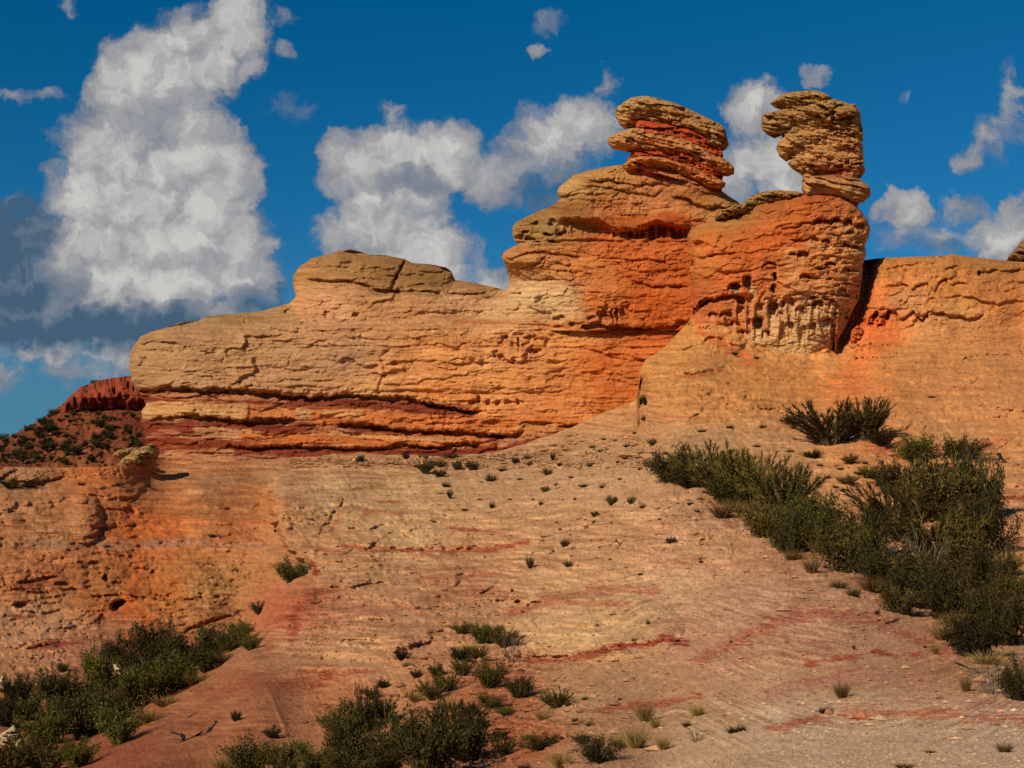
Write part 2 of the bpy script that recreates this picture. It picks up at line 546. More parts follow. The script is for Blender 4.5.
SLOPE_COL = Paint([(-200, 500, (159, 99, 61)), (20, 480, (159, 106, 67)), (100, 478, (177, 97, 50)), (200, 480, (166, 105, 62)), (60, 520, (154, 99, 59)), (150, 530, (177, 91, 42)), (230, 530, (169, 100, 56)),
    (40, 580, (159, 92, 53)), (100, 590, (149, 88, 46)), (150, 590, (164, 91, 42)), (220, 590, (156, 104, 59)), (40, 640, (174, 116, 76)), (100, 650, (143, 88, 59)), (30, 620, (174, 121, 82)),
    (262, 500, (164, 100, 53)), (290, 490, (170, 120, 80)), (340, 500, (165, 120, 78)), (285, 610, (165, 88, 55)), (320, 550, (162, 110, 70)), (400, 500, (176, 130, 85)), (400, 550, (175, 130, 85)),
    (400, 600, (170, 115, 75)), (300, 650, (166, 112, 75)), (250, 690, (146, 87, 53)), (330, 680, (161, 97, 58)), (200, 720, (148, 86, 52)), (120, 760, (135, 71, 42)), (350, 655, (176, 122, 80)),
    (450, 580, (162, 105, 68)), (500, 470, (165, 120, 80)), (600, 470, (172, 125, 85)), (600, 540, (165, 115, 75)), (700, 520, (165, 115, 78)), (560, 620, (187, 137, 90)), (600, 630, (190, 140, 90)),
    (680, 590, (180, 130, 90)), (500, 690, (159, 90, 54)), (520, 740, (154, 88, 52)), (580, 690, (165, 115, 75)), (650, 680, (165, 115, 78)), (700, 640, (172, 120, 84)), (760, 600, (170, 120, 85)),
    (800, 560, (160, 108, 74)), (850, 640, (172, 120, 82)), (950, 660, (165, 110, 72)), (800, 740, (186, 145, 107)), (900, 740, (187, 145, 107)), (1000, 745, (186, 145, 109)), (700, 765, (182, 139, 100)), (600, 768, (160, 110, 75)),
    (700, 450, (170, 122, 80)), (700, 390, (185, 120, 65)), (660, 350, (190, 125, 65)), (760, 380, (195, 125, 65)), (800, 340, (202, 137, 75)), (830, 360, (200, 128, 68)), (850, 380, (202, 118, 60)), (900, 350, (188, 124, 68)),
    (950, 390, (195, 125, 70)), (1000, 420, (185, 120, 70)), (960, 440, (185, 125, 76)), (1000, 500, (175, 115, 72)), (850, 440, (185, 120, 70)), (780, 450, (180, 126, 80)), (1010, 560, (170, 112, 66)), (900, 470, (180, 116, 66)),
    (880, 270, (176, 108, 52)), (940, 263, (172, 108, 54)), (1000, 265, (162, 102, 52)), (880, 290, (200, 112, 56)), (905, 300, (192, 126, 74)), (950, 290, (186, 114, 56)), (960, 312, (192, 130, 74)),
    (872, 325, (198, 92, 44)), (930, 330, (190, 126, 72)), (1000, 300, (184, 110, 56)), (1000, 340, (190, 122, 70)), (1200, 300, (190, 118, 62)), (1250, 500, (175, 115, 72)), (880, 335, (200, 105, 52))])

RED, DRED, MAR = (150, 75, 46), (134, 52, 32), (140, 60, 30)
SLOPE_STREAKS = [
    ([(345, 547), (380, 551), (420, 549), (450, 551), (480, 549), (500, 546), (525, 543)], 6, (146, 72, 44), .95), ([(366, 513), (405, 512)], 4, RED, .8), ([(378, 503), (400, 503)], 3, RED, .8),
    ([(447, 528), (470, 531), (505, 533)], 4, RED, .85), ([(365, 560), (400, 558), (440, 556)], 3, RED, .6), ([(420, 580), (460, 576), (500, 574)], 4, RED, .5),
    ([(500, 612), (530, 608), (545, 598), (600, 590), (655, 590)], 8, (158, 88, 58), .75), ([(505, 615), (560, 602), (630, 604)], 6, (160, 88, 60), .7), ([(425, 600), (470, 590), (520, 600)], 9, (152, 85, 55), .55),
    ([(342, 612), (380, 606), (420, 612)], 8, (158, 88, 58), .5),
    ([(530, 662), (560, 660), (590, 655), (600, 650)], 8, (142, 64, 40), .95), ([(598, 652), (625, 647), (650, 643), (662, 638), (675, 641), (686, 643)], 7, (134, 52, 30), 1), ([(650, 560), (720, 566), (780, 556)], 4, (155, 92, 66), .5),
    ([(605, 712), (640, 704), (700, 699)], 6, (154, 74, 45), .85), ([(296, 672), (345, 673), (376, 671)], 4, (150, 74, 45), .9), ([(215, 692), (260, 685), (305, 683)], 16, (138, 70, 42), .75), ([(313, 684), (330, 678)], 7, (146, 66, 38), .9),
    ([(700, 660), (740, 640), (780, 620), (820, 613), (870, 618), (920, 640), (960, 652)], 12, (158, 84, 58), .8), ([(806, 664), (830, 660), (862, 656)], 5, (152, 68, 44), .9), ([(876, 652), (900, 656), (918, 655)], 5, (146, 56, 35), .95),
    ([(760, 692), (790, 683), (860, 670)], 4, (160, 90, 62), .7), ([(770, 696), (830, 681), (930, 678)], 11, (165, 103, 78), .7), ([(700, 680), (760, 655), (830, 640)], 6, (168, 106, 80), .5), ([(840, 655), (830, 648), (800, 655)], 4, (160, 90, 62), .4),
    ([(770, 730), (800, 722), (830, 718), (880, 712), (940, 714), (1030, 720)], 9, (172, 92, 56), .85), ([(860, 705), (940, 700), (1024, 706)], 6, (172, 112, 84), .5),
    ([(291, 640), (296, 612), (312, 594), (330, 592)], 10, (136, 60, 35), .85), ([(312, 564), (316, 574)], 6, (132, 46, 26), .95), ([(270, 640), (264, 655)], 8, (160, 80, 48), .6),
    ([(972, 448), (1005, 440)], 7, (180, 88, 58), .8), ([(866, 446), (900, 453)], 12, (184, 92, 50), .8), ([(1000, 497), (1030, 499)], 5, (150, 66, 36), .8), ([(700, 331), (725, 345), (752, 362)], 10, (200, 100, 48), .8),
    ([(846, 405), (855, 370), (868, 345)], 24, (202, 108, 54), .55), ([(858, 360), (880, 352), (900, 340)], 12, (204, 108, 54), .6),
    ([(35, 646), (60, 645), (78, 643)], 8, (128, 52, 38), .9), ([(8, 618), (36, 617)], 5, (132, 56, 36), .8), ([(30, 625), (95, 628)], 5, (172, 120, 88), .7), ([(10, 640), (60, 635)], 6, (175, 122, 90), .6), ([(25, 660), (90, 664)], 5, (165, 112, 82), .6),
    ([(15, 590), (40, 582), (60, 577)], 12, (128, 66, 36), .6), ([(100, 612), (140, 610), (150, 625), (130, 640)], 14, (168, 78, 34), .6), ([(130, 505), (140, 560), (130, 600)], 13, (176, 84, 36), .6), ([(170, 522), (270, 524)], 5, (186, 100, 50), .6),
    ([(0, 545), (60, 543), (120, 545), (190, 545)], 8, (138, 104, 76), .6), ([(150, 541), (230, 545), (275, 548)], 6, (150, 106, 78), .6), ([(185, 482), (260, 478)], 7, (160, 112, 78), .6), ([(0, 492), (90, 489), (150, 490)], 5, (150, 100, 62), .5),
    ([(170, 516), (250, 514)], 3, (130, 66, 34), .6), ([(180, 505), (260, 504)], 3, (146, 80, 42), .5), ([(345, 508), (330, 530)], 5, (150, 82, 52), .6), ([(310, 545), (345, 556), (420, 572)], 4, (150, 82, 54), .5),
    ([(680, 405), (760, 400)], 4, (178, 110, 62), .5), ([(665, 417), (720, 418)], 3, (170, 84, 48), .7), ([(674, 378), (700, 375), (722, 370)], 4, (176, 92, 46), .8),
    ([(880, 380), (960, 368), (1024, 362)], 6, (176, 116, 64), .55), ([(900, 395), (980, 388)], 5, (184, 108, 58), .5), ([(1000, 374), (1014, 372)], 8, (166, 104, 56), .6)]


def albedo_slope(c):
    return albedo_lin(c * np.array([1.14, 1.07, 1.00]))


def slope_paint(x, y):
    wx, wy = warp(x, y, 0.6)
    c = streaks(SLOPE_COL.base(*warp(x, y)), wx, wy, SLOPE_STREAKS)
    c = c * (1 + np.array([.10, .13, .17]) * (ss(x - np.interp(y, [465, 490, 520, 545, 560, 590], [278, 264, 272, 286, 300, 318]) + 9 * fbm(x / 14, y / 9, 3, 52), -2, 7) * ss(y, 455, 480))[..., None])
    return albedo_slope(thin_layers(c, x, y + 0.002 * (x - 860) ** 2 * ss(y, 560, 640) * ss(x, 600, 700), 0.5 * (1 - 0.5 * ss(x, 640, 700) * (1 - ss(y, 430, 500))) * (1 - 0.7 * ss(y, 720, 750)) * (0.3 + 0.7 * ss(fbm(x / 120, y / 50, 3, 92), -.25, .3)), 44, 3.4) * (1 + 0.24 * gn(x / 2.4, y / 1.7, 93) + 0.15 * gn(x / 5.5, y / 3.2, 94) - 0.42 * ss(gn(x / 3.1, y / 2.1, 95), .42, .72))[..., None])


def albedo_lin(c):
    return np.clip(c / LIGHT, 0.004, 0.85)


def thin_layers(col, x, y, k=0.3, sx=70, sy=2.6, seed=5):
    n = fbm(x / sx + 0.2 * gn(x / 20, y / 8, seed), (y + 4 * fbm(x / 90, y / 40, 2, seed + 3)) / sy, 4, seed, 0.62)
    f = np.clip(1 + k * n, 0.45, 1.5)
    return col * np.stack([f, f ** 1.35, f ** 1.6], -1)


DEPTH = [(-150, 768, 40), (0, 768, 38), (60, 768, 35), (100, 768, 32), (200, 768, 28), (300, 768, 26), (400, 768, 24.5), (500, 768, 22), (620, 768, 17), (720, 768, 14.5), (820, 768, 13), (930, 768, 12.3), (1024, 768, 12), (1170, 768, 12),
    (1170, 715, 18), (1024, 715, 17.5), (930, 715, 18), (830, 720, 18.5), (760, 730, 18), (700, 740, 19), (650, 740, 21), (500, 740, 26), (550, 700, 29), (600, 700, 27), (660, 690, 27), (740, 690, 24), (850, 680, 22), (950, 690, 20.5), (1024, 690, 20.5),
    (1024, 662, 25), (960, 655, 26), (860, 622, 30), (780, 620, 31), (700, 640, 31), (620, 650, 34), (550, 660, 35), (760, 575, 39), (700, 520, 47), (660, 480, 53), (700, 580, 41), (640, 560, 46), (640, 600, 41),
    (1170, 610, 36), (1024, 610, 34), (960, 600, 36), (900, 570, 40), (850, 540, 43.5), (800, 515, 47), (740, 480, 53), (700, 455, 58), (1024, 555, 42), (1170, 555, 44), (960, 530, 46), (880, 500, 50), (820, 470, 55), (760, 440, 60),
    (1024, 500, 50), (1170, 500, 52), (1000, 450, 57), (900, 450, 57), (950, 420, 61), (860, 420, 61), (900, 395, 65), (1024, 400, 63), (1170, 400, 66), (760, 400, 66), (700, 400, 66), (660, 410, 66), (648, 362, 74.5), (665, 375, 71.5), (700, 355, 73.5), (670, 340, 77.5), (690, 325, 78.6), (705, 331, 77.2), (720, 335, 76.7), (760, 351, 76.4), (790, 358, 76.2), (815, 362, 76.0), (740, 365, 73.5), (660, 395, 68),
    (850, 360, 75.8), (848, 345, 77.2), (862, 340, 77.6), (900, 345, 77), (960, 345, 77), (1024, 345, 78), (1170, 345, 79), (1024, 300, 83), (900, 300, 83), (1170, 300, 84), (900, 262, 86),
    (640, 430, 69), (600, 435, 74), (560, 442, 76.5), (500, 456, 78.2), (440, 461, 78.6), (300, 463, 79), (200, 466, 79.3), (160, 468, 79.5), (560, 470, 67), (620, 470, 60), (500, 490, 67), (440, 490, 69), (350, 480, 73),
    (550, 520, 57), (480, 530, 60), (400, 540, 60.5), (320, 545, 62), (285, 500, 68), (300, 480, 74), (550, 570, 49), (500, 600, 46), (420, 600, 47.5), (350, 600, 49.5), (322, 575, 55), (450, 650, 37.5), (380, 650, 39), (320, 640, 43), (290, 650, 43), (300, 700, 35), (400, 700, 32), (480, 700, 30),
    (230, 690, 39), (200, 715, 37), (160, 730, 36), (110, 755, 34), (250, 655, 45), (290, 610, 50),
    (255, 640, 54), (220, 655, 53), (180, 680, 50), (140, 705, 47), (90, 735, 44), (40, 760, 40), (0, 715, 47), (60, 700, 49), (110, 672, 53), (40, 670, 53), (0, 665, 53), (-150, 700, 50), (-150, 660, 54), (160, 640, 57), (210, 610, 59.5), (265, 590, 59),
    (0, 625, 57), (80, 625, 58), (0, 570, 60), (80, 570, 61), (160, 580, 61.5), (230, 570, 62.5), (-150, 570, 61), (0, 520, 63.5), (100, 520, 64.5), (200, 520, 66), (262, 520, 66.5), (0, 490, 66), (60, 480, 68), (120, 490, 68), (130, 468, 72), (0, 467, 68.5), (60, 467, 69.5), (-150, 467, 69), (-150, 500, 65), (200, 490, 71), (250, 480, 75), (262, 500, 70)]
_dp = np.array([(a / 100.0, b / 100.0) for a, b, _ in DEPTH])
_dl = np.log([c for _, _, c in DEPTH])


def _tps(r2):
    return 0.5 * r2 * np.log(r2 + 1e-12)


def _fit():
    n = len(_dp)
    r2 = ((_dp[:, None] - _dp[None]) ** 2).sum(-1)
    A = np.zeros((n + 3, n + 3))
    A[:n, :n] = _tps(r2) + np.eye(n) * 0.004
    A[:n, n] = 1
    A[:n, n + 1:] = _dp
    A[n:, :n] = A[:n, n:].T
    return np.linalg.solve(A, np.concatenate([_dl, np.zeros(3)]))


_dw = _fit()


def slope_depth(px, py):
    """distance of the bare slope seen along (px, py)"""
    px, py = np.broadcast_arrays(np.asarray(px, float), np.asarray(py, float))
    shp = px.shape
    x = np.clip(px.ravel(), -160, 1180) / 100.0
    y = np.minimum(py.ravel(), 768.0) / 100.0
    out = _dw[-3] + _dw[-2] * x + _dw[-1] * y
    for (ax, ay), w in zip(_dp, _dw):
        out = out + w * _tps((x - ax) ** 2 + (y - ay) ** 2)
    D = np.exp(out)
    pyr = py.ravel()
    low = pyr > 768
    if low.any():
        def k(p):
            up = (384 - p) / F
            return -(sP + cP * up) / (cP - sP * up)
        z768 = EYE - D * k(768.0)
        D = np.where(low, np.minimum(D, EYE / np.maximum(k(pyr) + z768 / D, 0.05)), D)
    return D.reshape(shp)


def slope_relief(x, y):
    xw, yw = warp(x, y, 0.7)
    d = np.zeros(x.shape)
    left = (1 - ss(x, 255, 300)) * (1 - ss(y, 655, 700)) * ss(y, 470, 490)
    rib = ss(x, 265, 290) * (1 - ss(x, 520, 680)) * ss(y, 490, 515) * (1 - ss(y, 640, 690))
    right = ss(x, 640, 700) * (1 - ss(y, 400, 450))
    d += left * (blocks(x, y, 34, 10, .16, 15) + blocks(x, y, 11, 5, .09, 16) + strata(x, y, 22, 0.28, 11) + strata(x, y, 7, 0.09, 12) + rough_noise(x, y, 0.32, 13) + tafoni(x, y, 16, 7, 0.2, 14, 0.2) * ss(fbm(x / 60, y / 30, 2, 88), 0, .4))
    d += rib * (blocks(x, y, 48, 8, .26, 25, -.05, .5) + strata(x, y, 17, 0.40, 21, 0.05) + rough_noise(x, y, 0.45, 23) + 0.35 * fbm(x / 90, y / 7, 4, 24, .6))
    d += right * (strata(x, y, 24, 0.34, 31, 0.06) + strata(x, y, 9, .12, 34, .05) + rough_noise(x, y, 0.62, 33) + blocks(x, y, 60, 12, .30, 35, .1))
    mid = (1 - left) * (1 - rib) * (1 - right)
    near = ss(y, 560, 720)
    fine = 0.20 * (1 - 0.7 * near)
    yc = y + 0.002 * (x - 860) ** 2
    d += mid * (0.30 * (1 - .6 * near) * strata(x, yc, 15, 1.0, 47) * ss(fbm(x / 80, yc / 40, 2, 48), -.2, .4))
    d += mid * (fine * fbm(x / 30, y / 14, 5, 41, 0.6) * 2 + fine * 0.6 * fbm(x / 6, y / 3.5, 4, 42, 0.65))
    d += (1 - ss(y, 640, 690)) * ss(x, 480, 520) * (1 - ss(x, 640, 700)) * ss(y, 585, 610) * 0.35 * ss(fbm(x / 60, y / 25, 2, 61), -.3, .5)
    L = lambda *a, **k: ledge(xw, yw, *a, **k)
    d += L([(345, 545), (380, 549), (420, 547), (450, 549), (480, 547), (500, 544), (525, 541)], .45, 7)
    d += L([(525, 660), (560, 657), (590, 652), (625, 645), (650, 641), (686, 641)], .4, 8)
    d += L([(296, 670), (345, 671), (376, 669)], .3, 5) + L([(605, 709), (640, 701), (700, 696)], .14, 5)
    d += L([(500, 612), (530, 606), (560, 600), (640, 602)], .2, 5) + L([(447, 526), (470, 529), (505, 531)], .2, 4) + L([(340, 575), (420, 570)], .25, 4)
    d += L([(862, 424), (890, 432), (905, 428), (930, 422), (980, 418), (1030, 414)], .5, 6) + L([(965, 446), (1000, 438)], .3, 5) + L([(900, 402), (910, 407), (922, 404)], .5, 4) + L([(908, 391), (920, 391)], .4, 5)
    d += L([(1000, 496), (1034, 497)], .4, 6) + L([(674, 377), (700, 374), (722, 368)], .3, 4) + L([(750, 375), (765, 378)], .2, 4) + L([(650, 410), (668, 407)], .4, 5) + L([(660, 418), (730, 417)], .15, 3)
    d += L([(0, 484), (30, 482), (60, 478)], .5, 7) + L([(170, 523), (230, 524), (275, 545)], .3, 5) + L([(105, 526), (130, 526)], .35, 4) + L([(150, 542), (190, 542), (275, 544)], .3, 4) + L([(232, 556), (258, 555)], .4, 5)
    d += L([(14, 580), (40, 578), (62, 575)], .5, 7) + L([(85, 626), (105, 622)], .4, 5) + L([(20, 628), (75, 632)], .3, 5) + L([(35, 645), (78, 641)], .3, 6) + L([(130, 617), (180, 614)], .2, 4) + L([(175, 605), (210, 606)], .25, 4)
    d += L([(262, 592), (300, 592)], .3, 5) + L([(180, 632), (250, 608)], .6, 7) + L([(690, 305), (715, 330)], .1, 3) + L([(600, 430), (660, 425)], .1, 3)
    d += pit(xw, yw, 118, 605, 9, 5, .9, -.5) + pit(xw, yw, 106, 578, 4, 5, .5) + pit(xw, yw, 277, 527, 3, 9, .6) + pit(xw, yw, 275, 507, 7, 4, .5) + pit(xw, yw, 20, 605, 8, 4, .5)
    d += crack(x, y, [(320, 534), (324, 527), (331, 522), (333, 514), (341, 508), (344, 500)], .4, 1.5) + crack(x, y, [(300, 525), (285, 518)], .3, 2)
    d += crack(x, y, [(0, 480), (18, 470)], .5, 2.0) + crack(x, y, [(640, 384), (636, 400)], .9, 4) + pit(xw, yw, 643, 402, 5, 4, 1.3) + pit(xw, yw, 640, 386, 4, 8, 1.5)
    xb = np.interp(y, [465, 490, 520, 545, 560, 590], [282, 268, 272, 284, 300, 322]) + 4 * gn(y / 8, y * 0, 3)
    d += 2.4 * ss(x - xb + 3 * gn(x / 7, y / 5, 53), -3, 6) * (1 - ss(x - xb, 40, 170)) * ss(y, 468, 484) * (1 - ss(y, 545, 590))
    gx = np.interp(y, [560, 600, 635, 665, 705, 740, 768, 800], [318, 287, 266, 232, 172, 112, 62, 0]) + 5 * gn(y / 7, y * 0, 8)
    d += 1.3 * ss(x - gx, -6, 8) * (1 - ss(x - gx, 60, 220)) * ss(y, 560, 600)
    d += 0.9 * np.sqrt(np.clip(1 - ((x - 600) / 85) ** 2 - ((y - 628) / 34) ** 2, 0, 1)) + 0.5 * np.sqrt(np.clip(1 - ((x - 430) / 100) ** 2 - ((y - 520) / 30) ** 2, 0, 1))
    d += (ss(y, 465, 500) * (1 - ss(y, 640, 760)) * ss(x, 290, 330)) * (0.12 * fbm(x / 22, y / 8, 5, 45, .62) + .30 * fbm(x / 90, y / 30, 3, 46)) * (1 - .5 * ss(x, 650, 750))
    d += crack(x, y, [(861, 300), (855, 318), (847, 334), (838, 350)], 2.2, 7)
    # rounded knob standing proud of the left face, and its capping stone
    kx, ky = (x - 86) / 17, (y - 517) / 25
    d += 0.9 * np.sqrt(np.clip(1 - kx * kx - np.clip(ky, -9, 0) ** 2 * 1.0 - np.clip(ky, 0, 9) ** 2 * .8, 0, 1)) + 0.5 * np.sqrt(np.clip(1 - ((x - 80) / 9) ** 2 - ((y - 499) / 5) ** 2, 0, 1))
    d += 0.7 * np.sqrt(np.clip(1 - ((x - 30) / 34) ** 2 - ((y - 474) / 8) ** 2, 0, 1))
    # ledge block at the foot of the tower
    d += 1.1 * ss(x + 3 * gn(y / 9, y * 0, 3), 637, 650) * (1 - ss(x, 700, 800)) * ss(y - 0.0004 * (x - 700) ** 2, 354, 366) * (1 - ss(y, 380, 440))
    return d


TOPX = [-900, 0, 60, 100, 130, 150, 175, 300, 420, 500, 560, 605, 632, 637, 640, 646, 662, 690, 800, 845, 865, 900, 1024, 1900]
TOPY = [467, 467, 468, 467, 467, 458, 455, 450, 450, 445, 430, 412, 402, 398, 371, 359, 350, 320, 330, 335, 322, 322, 322, 322]


def make_slopes():
    xs = np.concatenate([np.linspace(-900, -504, 40), np.arange(-500, -57, 3.0), np.arange(-56, 1081, 1.15), np.arange(1083, 1500, 3.0), np.linspace(1504, 1900, 40)])
    top = np.interp(xs, TOPX, TOPY)
    t = np.linspace(0, 1, 150)[:-1]
    rows = np.concatenate([top[None] + (480 - top[None]) * t[:, None], np.repeat(np.linspace(480, 800, 300)[:, None], len(xs), 1)], 0)
    low = 800 * (2400 / 800.0) ** np.linspace(0, 1, 30)[1:]
    Y = np.concatenate([rows, np.repeat(low[:, None], len(xs), 1)], 0)
    X = np.repeat(xs[None], len(Y), 0)
    D = slope_depth(X, Y)
    P = at(X, Y, D)
    rel = slope_relief(X, Y) * (1 - ss(Y, 800, 900))
    P = at(X, Y, D - rel * 1.15)
    col = slope_paint(X, Y)
    # fold the top back into a bench behind the crest
    ext, ec = [], []
    for dy, dz in ((0.4, 0.05), (4, 0.0), (20, -1.0), (60, -6.0)):
        q = P[0].copy()
        q[:, 1] += dy
        q[:, 0] *= 1 + dy / 90.0
        q[:, 2] += dz
        ext.append(q)
        ec.append(col[0])
    bot, bc = [], []
    for dy, z in ((-3, 0.0), (-40, -0.5)):
        q = P[-1].copy()
        q[:, 0] = xs * 0.05 if dy < -10 else q[:, 0] * 1.5
        q[:, 1] = dy
        q[:, 2] = z
        bot.append(q)
        bc.append(col[-1])
    P = np.concatenate([np.array(ext[::-1]), P, np.array(bot)], 0)
    col = np.concatenate([np.array(ec), col, np.array(bc)], 0)
    nr, nc = P.shape[:2]
    idx = np.arange(nr * nc).reshape(nr, nc)
    q = np.stack([idx[:-1, :-1], idx[1:, :-1], idx[1:, 1:], idx[:-1, 1:]], -1).reshape(-1, 4)
    o = build('terrain', P, q, M_SLOPE, None, col)
    tag(o, 'pale pink and orange sandstone slopes, gully and gravel hump below the cliffs', kind='structure')


make_slopes()
gpts = np.array([(-6000, -6000, -14), (6000, -6000, -14), (6000, 9000, -14), (-6000, 9000, -14)], float)
tag(build('ground', gpts, [[0, 1, 2, 3]], M_SLOPE, None, np.repeat(albedo((150, 95, 60))[None], 4, 0)), 'sandy desert plain under and beyond the rocks', kind='structure')

# ------------------------------------------------------------------ the cliffs
CLIFF_COL = Paint([(150, 345, (168, 118, 72)), (200, 340, (168, 116, 76)), (260, 330, (175, 121, 76)), (300, 302, (199, 132, 84)), (340, 265, (154, 102, 56)), (390, 270, (143, 95, 49)), (430, 280, (142, 96, 50)), (320, 300, (202, 137, 90)),
    (400, 310, (186, 123, 74)), (300, 360, (179, 123, 79)), (350, 360, (177, 124, 84)), (370, 385, (199, 134, 78)), (400, 370, (206, 130, 72)), (450, 360, (210, 132, 70)), (460, 300, (190, 131, 85)), (500, 310, (196, 142, 91)),
    (480, 350, (208, 134, 77)), (520, 380, (208, 128, 68)), (560, 340, (208, 128, 66)), (600, 360, (196, 102, 45)), (620, 400, (186, 96, 40)), (560, 410, (204, 119, 61)), (440, 395, (206, 121, 61)), (200, 375, (177, 124, 79)), (250, 385, (180, 123, 76)),
    (150, 330, (166, 116, 69)), (220, 318, (166, 116, 69)), (280, 312, (177, 123, 74)), (300, 280, (168, 112, 60)), (480, 285, (160, 108, 60)),
    (530, 295, (196, 147, 96)), (560, 302, (196, 147, 96)), (600, 300, (192, 102, 45)), (650, 300, (182, 81, 28)), (640, 270, (192, 91, 38)), (590, 270, (192, 107, 51)), (540, 262, (186, 115, 60)), (540, 225, (150, 105, 55)), (570, 210, (142, 86, 38)),
    (620, 215, (168, 81, 30)), (670, 225, (178, 77, 30)), (640, 200, (186, 112, 61)), (620, 247, (192, 96, 42)), (600, 180, (176, 117, 61)), (700, 190, (172, 102, 51)), (570, 190, (176, 125, 70)), (720, 205, (176, 112, 59)), (660, 325, (184, 85, 32)), (690, 280, (180, 85, 34))])
CLIFF_STREAKS = [
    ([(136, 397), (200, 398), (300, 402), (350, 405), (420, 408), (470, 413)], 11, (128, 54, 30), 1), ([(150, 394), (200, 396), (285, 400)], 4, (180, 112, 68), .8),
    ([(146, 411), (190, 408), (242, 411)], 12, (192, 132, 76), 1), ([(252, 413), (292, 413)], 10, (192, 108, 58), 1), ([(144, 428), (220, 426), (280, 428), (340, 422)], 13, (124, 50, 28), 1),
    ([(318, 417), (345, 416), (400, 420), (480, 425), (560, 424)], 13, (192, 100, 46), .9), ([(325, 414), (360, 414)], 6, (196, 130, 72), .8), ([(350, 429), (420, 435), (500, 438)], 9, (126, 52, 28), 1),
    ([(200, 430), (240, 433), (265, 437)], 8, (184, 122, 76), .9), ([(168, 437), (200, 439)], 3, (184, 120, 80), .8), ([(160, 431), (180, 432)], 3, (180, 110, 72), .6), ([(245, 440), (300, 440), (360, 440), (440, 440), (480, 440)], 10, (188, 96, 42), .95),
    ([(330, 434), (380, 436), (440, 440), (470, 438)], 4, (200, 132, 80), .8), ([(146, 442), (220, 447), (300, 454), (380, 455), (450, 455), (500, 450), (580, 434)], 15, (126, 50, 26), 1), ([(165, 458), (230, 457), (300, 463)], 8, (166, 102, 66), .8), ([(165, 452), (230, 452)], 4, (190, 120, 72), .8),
    ([(460, 438), (485, 440)], 8, (196, 104, 50), .9), ([(500, 443), (545, 432)], 6, (190, 120, 78), .7), ([(520, 428), (556, 428)], 7, (190, 120, 66), .9), ([(600, 360), (640, 352), (690, 345)], 12, (200, 98, 44), .7), ([(420, 340), (500, 345), (560, 350)], 8, (190, 112, 58), .5),
    ([(455, 322), (580, 326)], 4, (170, 86, 40), .6), ([(150, 352), (300, 352)], 9, (178, 128, 78), .5), ([(200, 318), (290, 312)], 8, (146, 102, 54), .6), ([(300, 285), (300, 300), (290, 310)], 8, (190, 126, 72), .6),
    ([(510, 235), (545, 238), (560, 225)], 12, (166, 118, 66), .7), ([(600, 250), (680, 248)], 10, (196, 96, 44), .7), ([(588, 330), (640, 334)], 6, (150, 62, 28), .8), ([(600, 212), (700, 206)], 8, (196, 118, 66), .7)]


def cliff_paint(x, y):
    wx, wy = warp(x, y, 0.55)
    return albedo_lin(thin_layers(streaks(CLIFF_COL.base(*warp(x, y)), wx, wy, CLIFF_STREAKS, 0.5), x, y, .30, 46, 2.8, 9) * (1 + .16 * gn(x / 2.2, y / 1.6, 95) + .12 * gn(x / 6, y / 3, 96))[..., None])


def cliff_depth(x, y):
    return 82 - (np.clip(x, 130, 700) - 130) * 0.003 - (y - 300) * 0.008 + 1.0 * (1 - ss(y, 318, 328)) * (1 - ss(x, 480, 540)) + 0.8 * (1 - ss(y, 285, 300)) * (1 - ss(x, 480, 540))


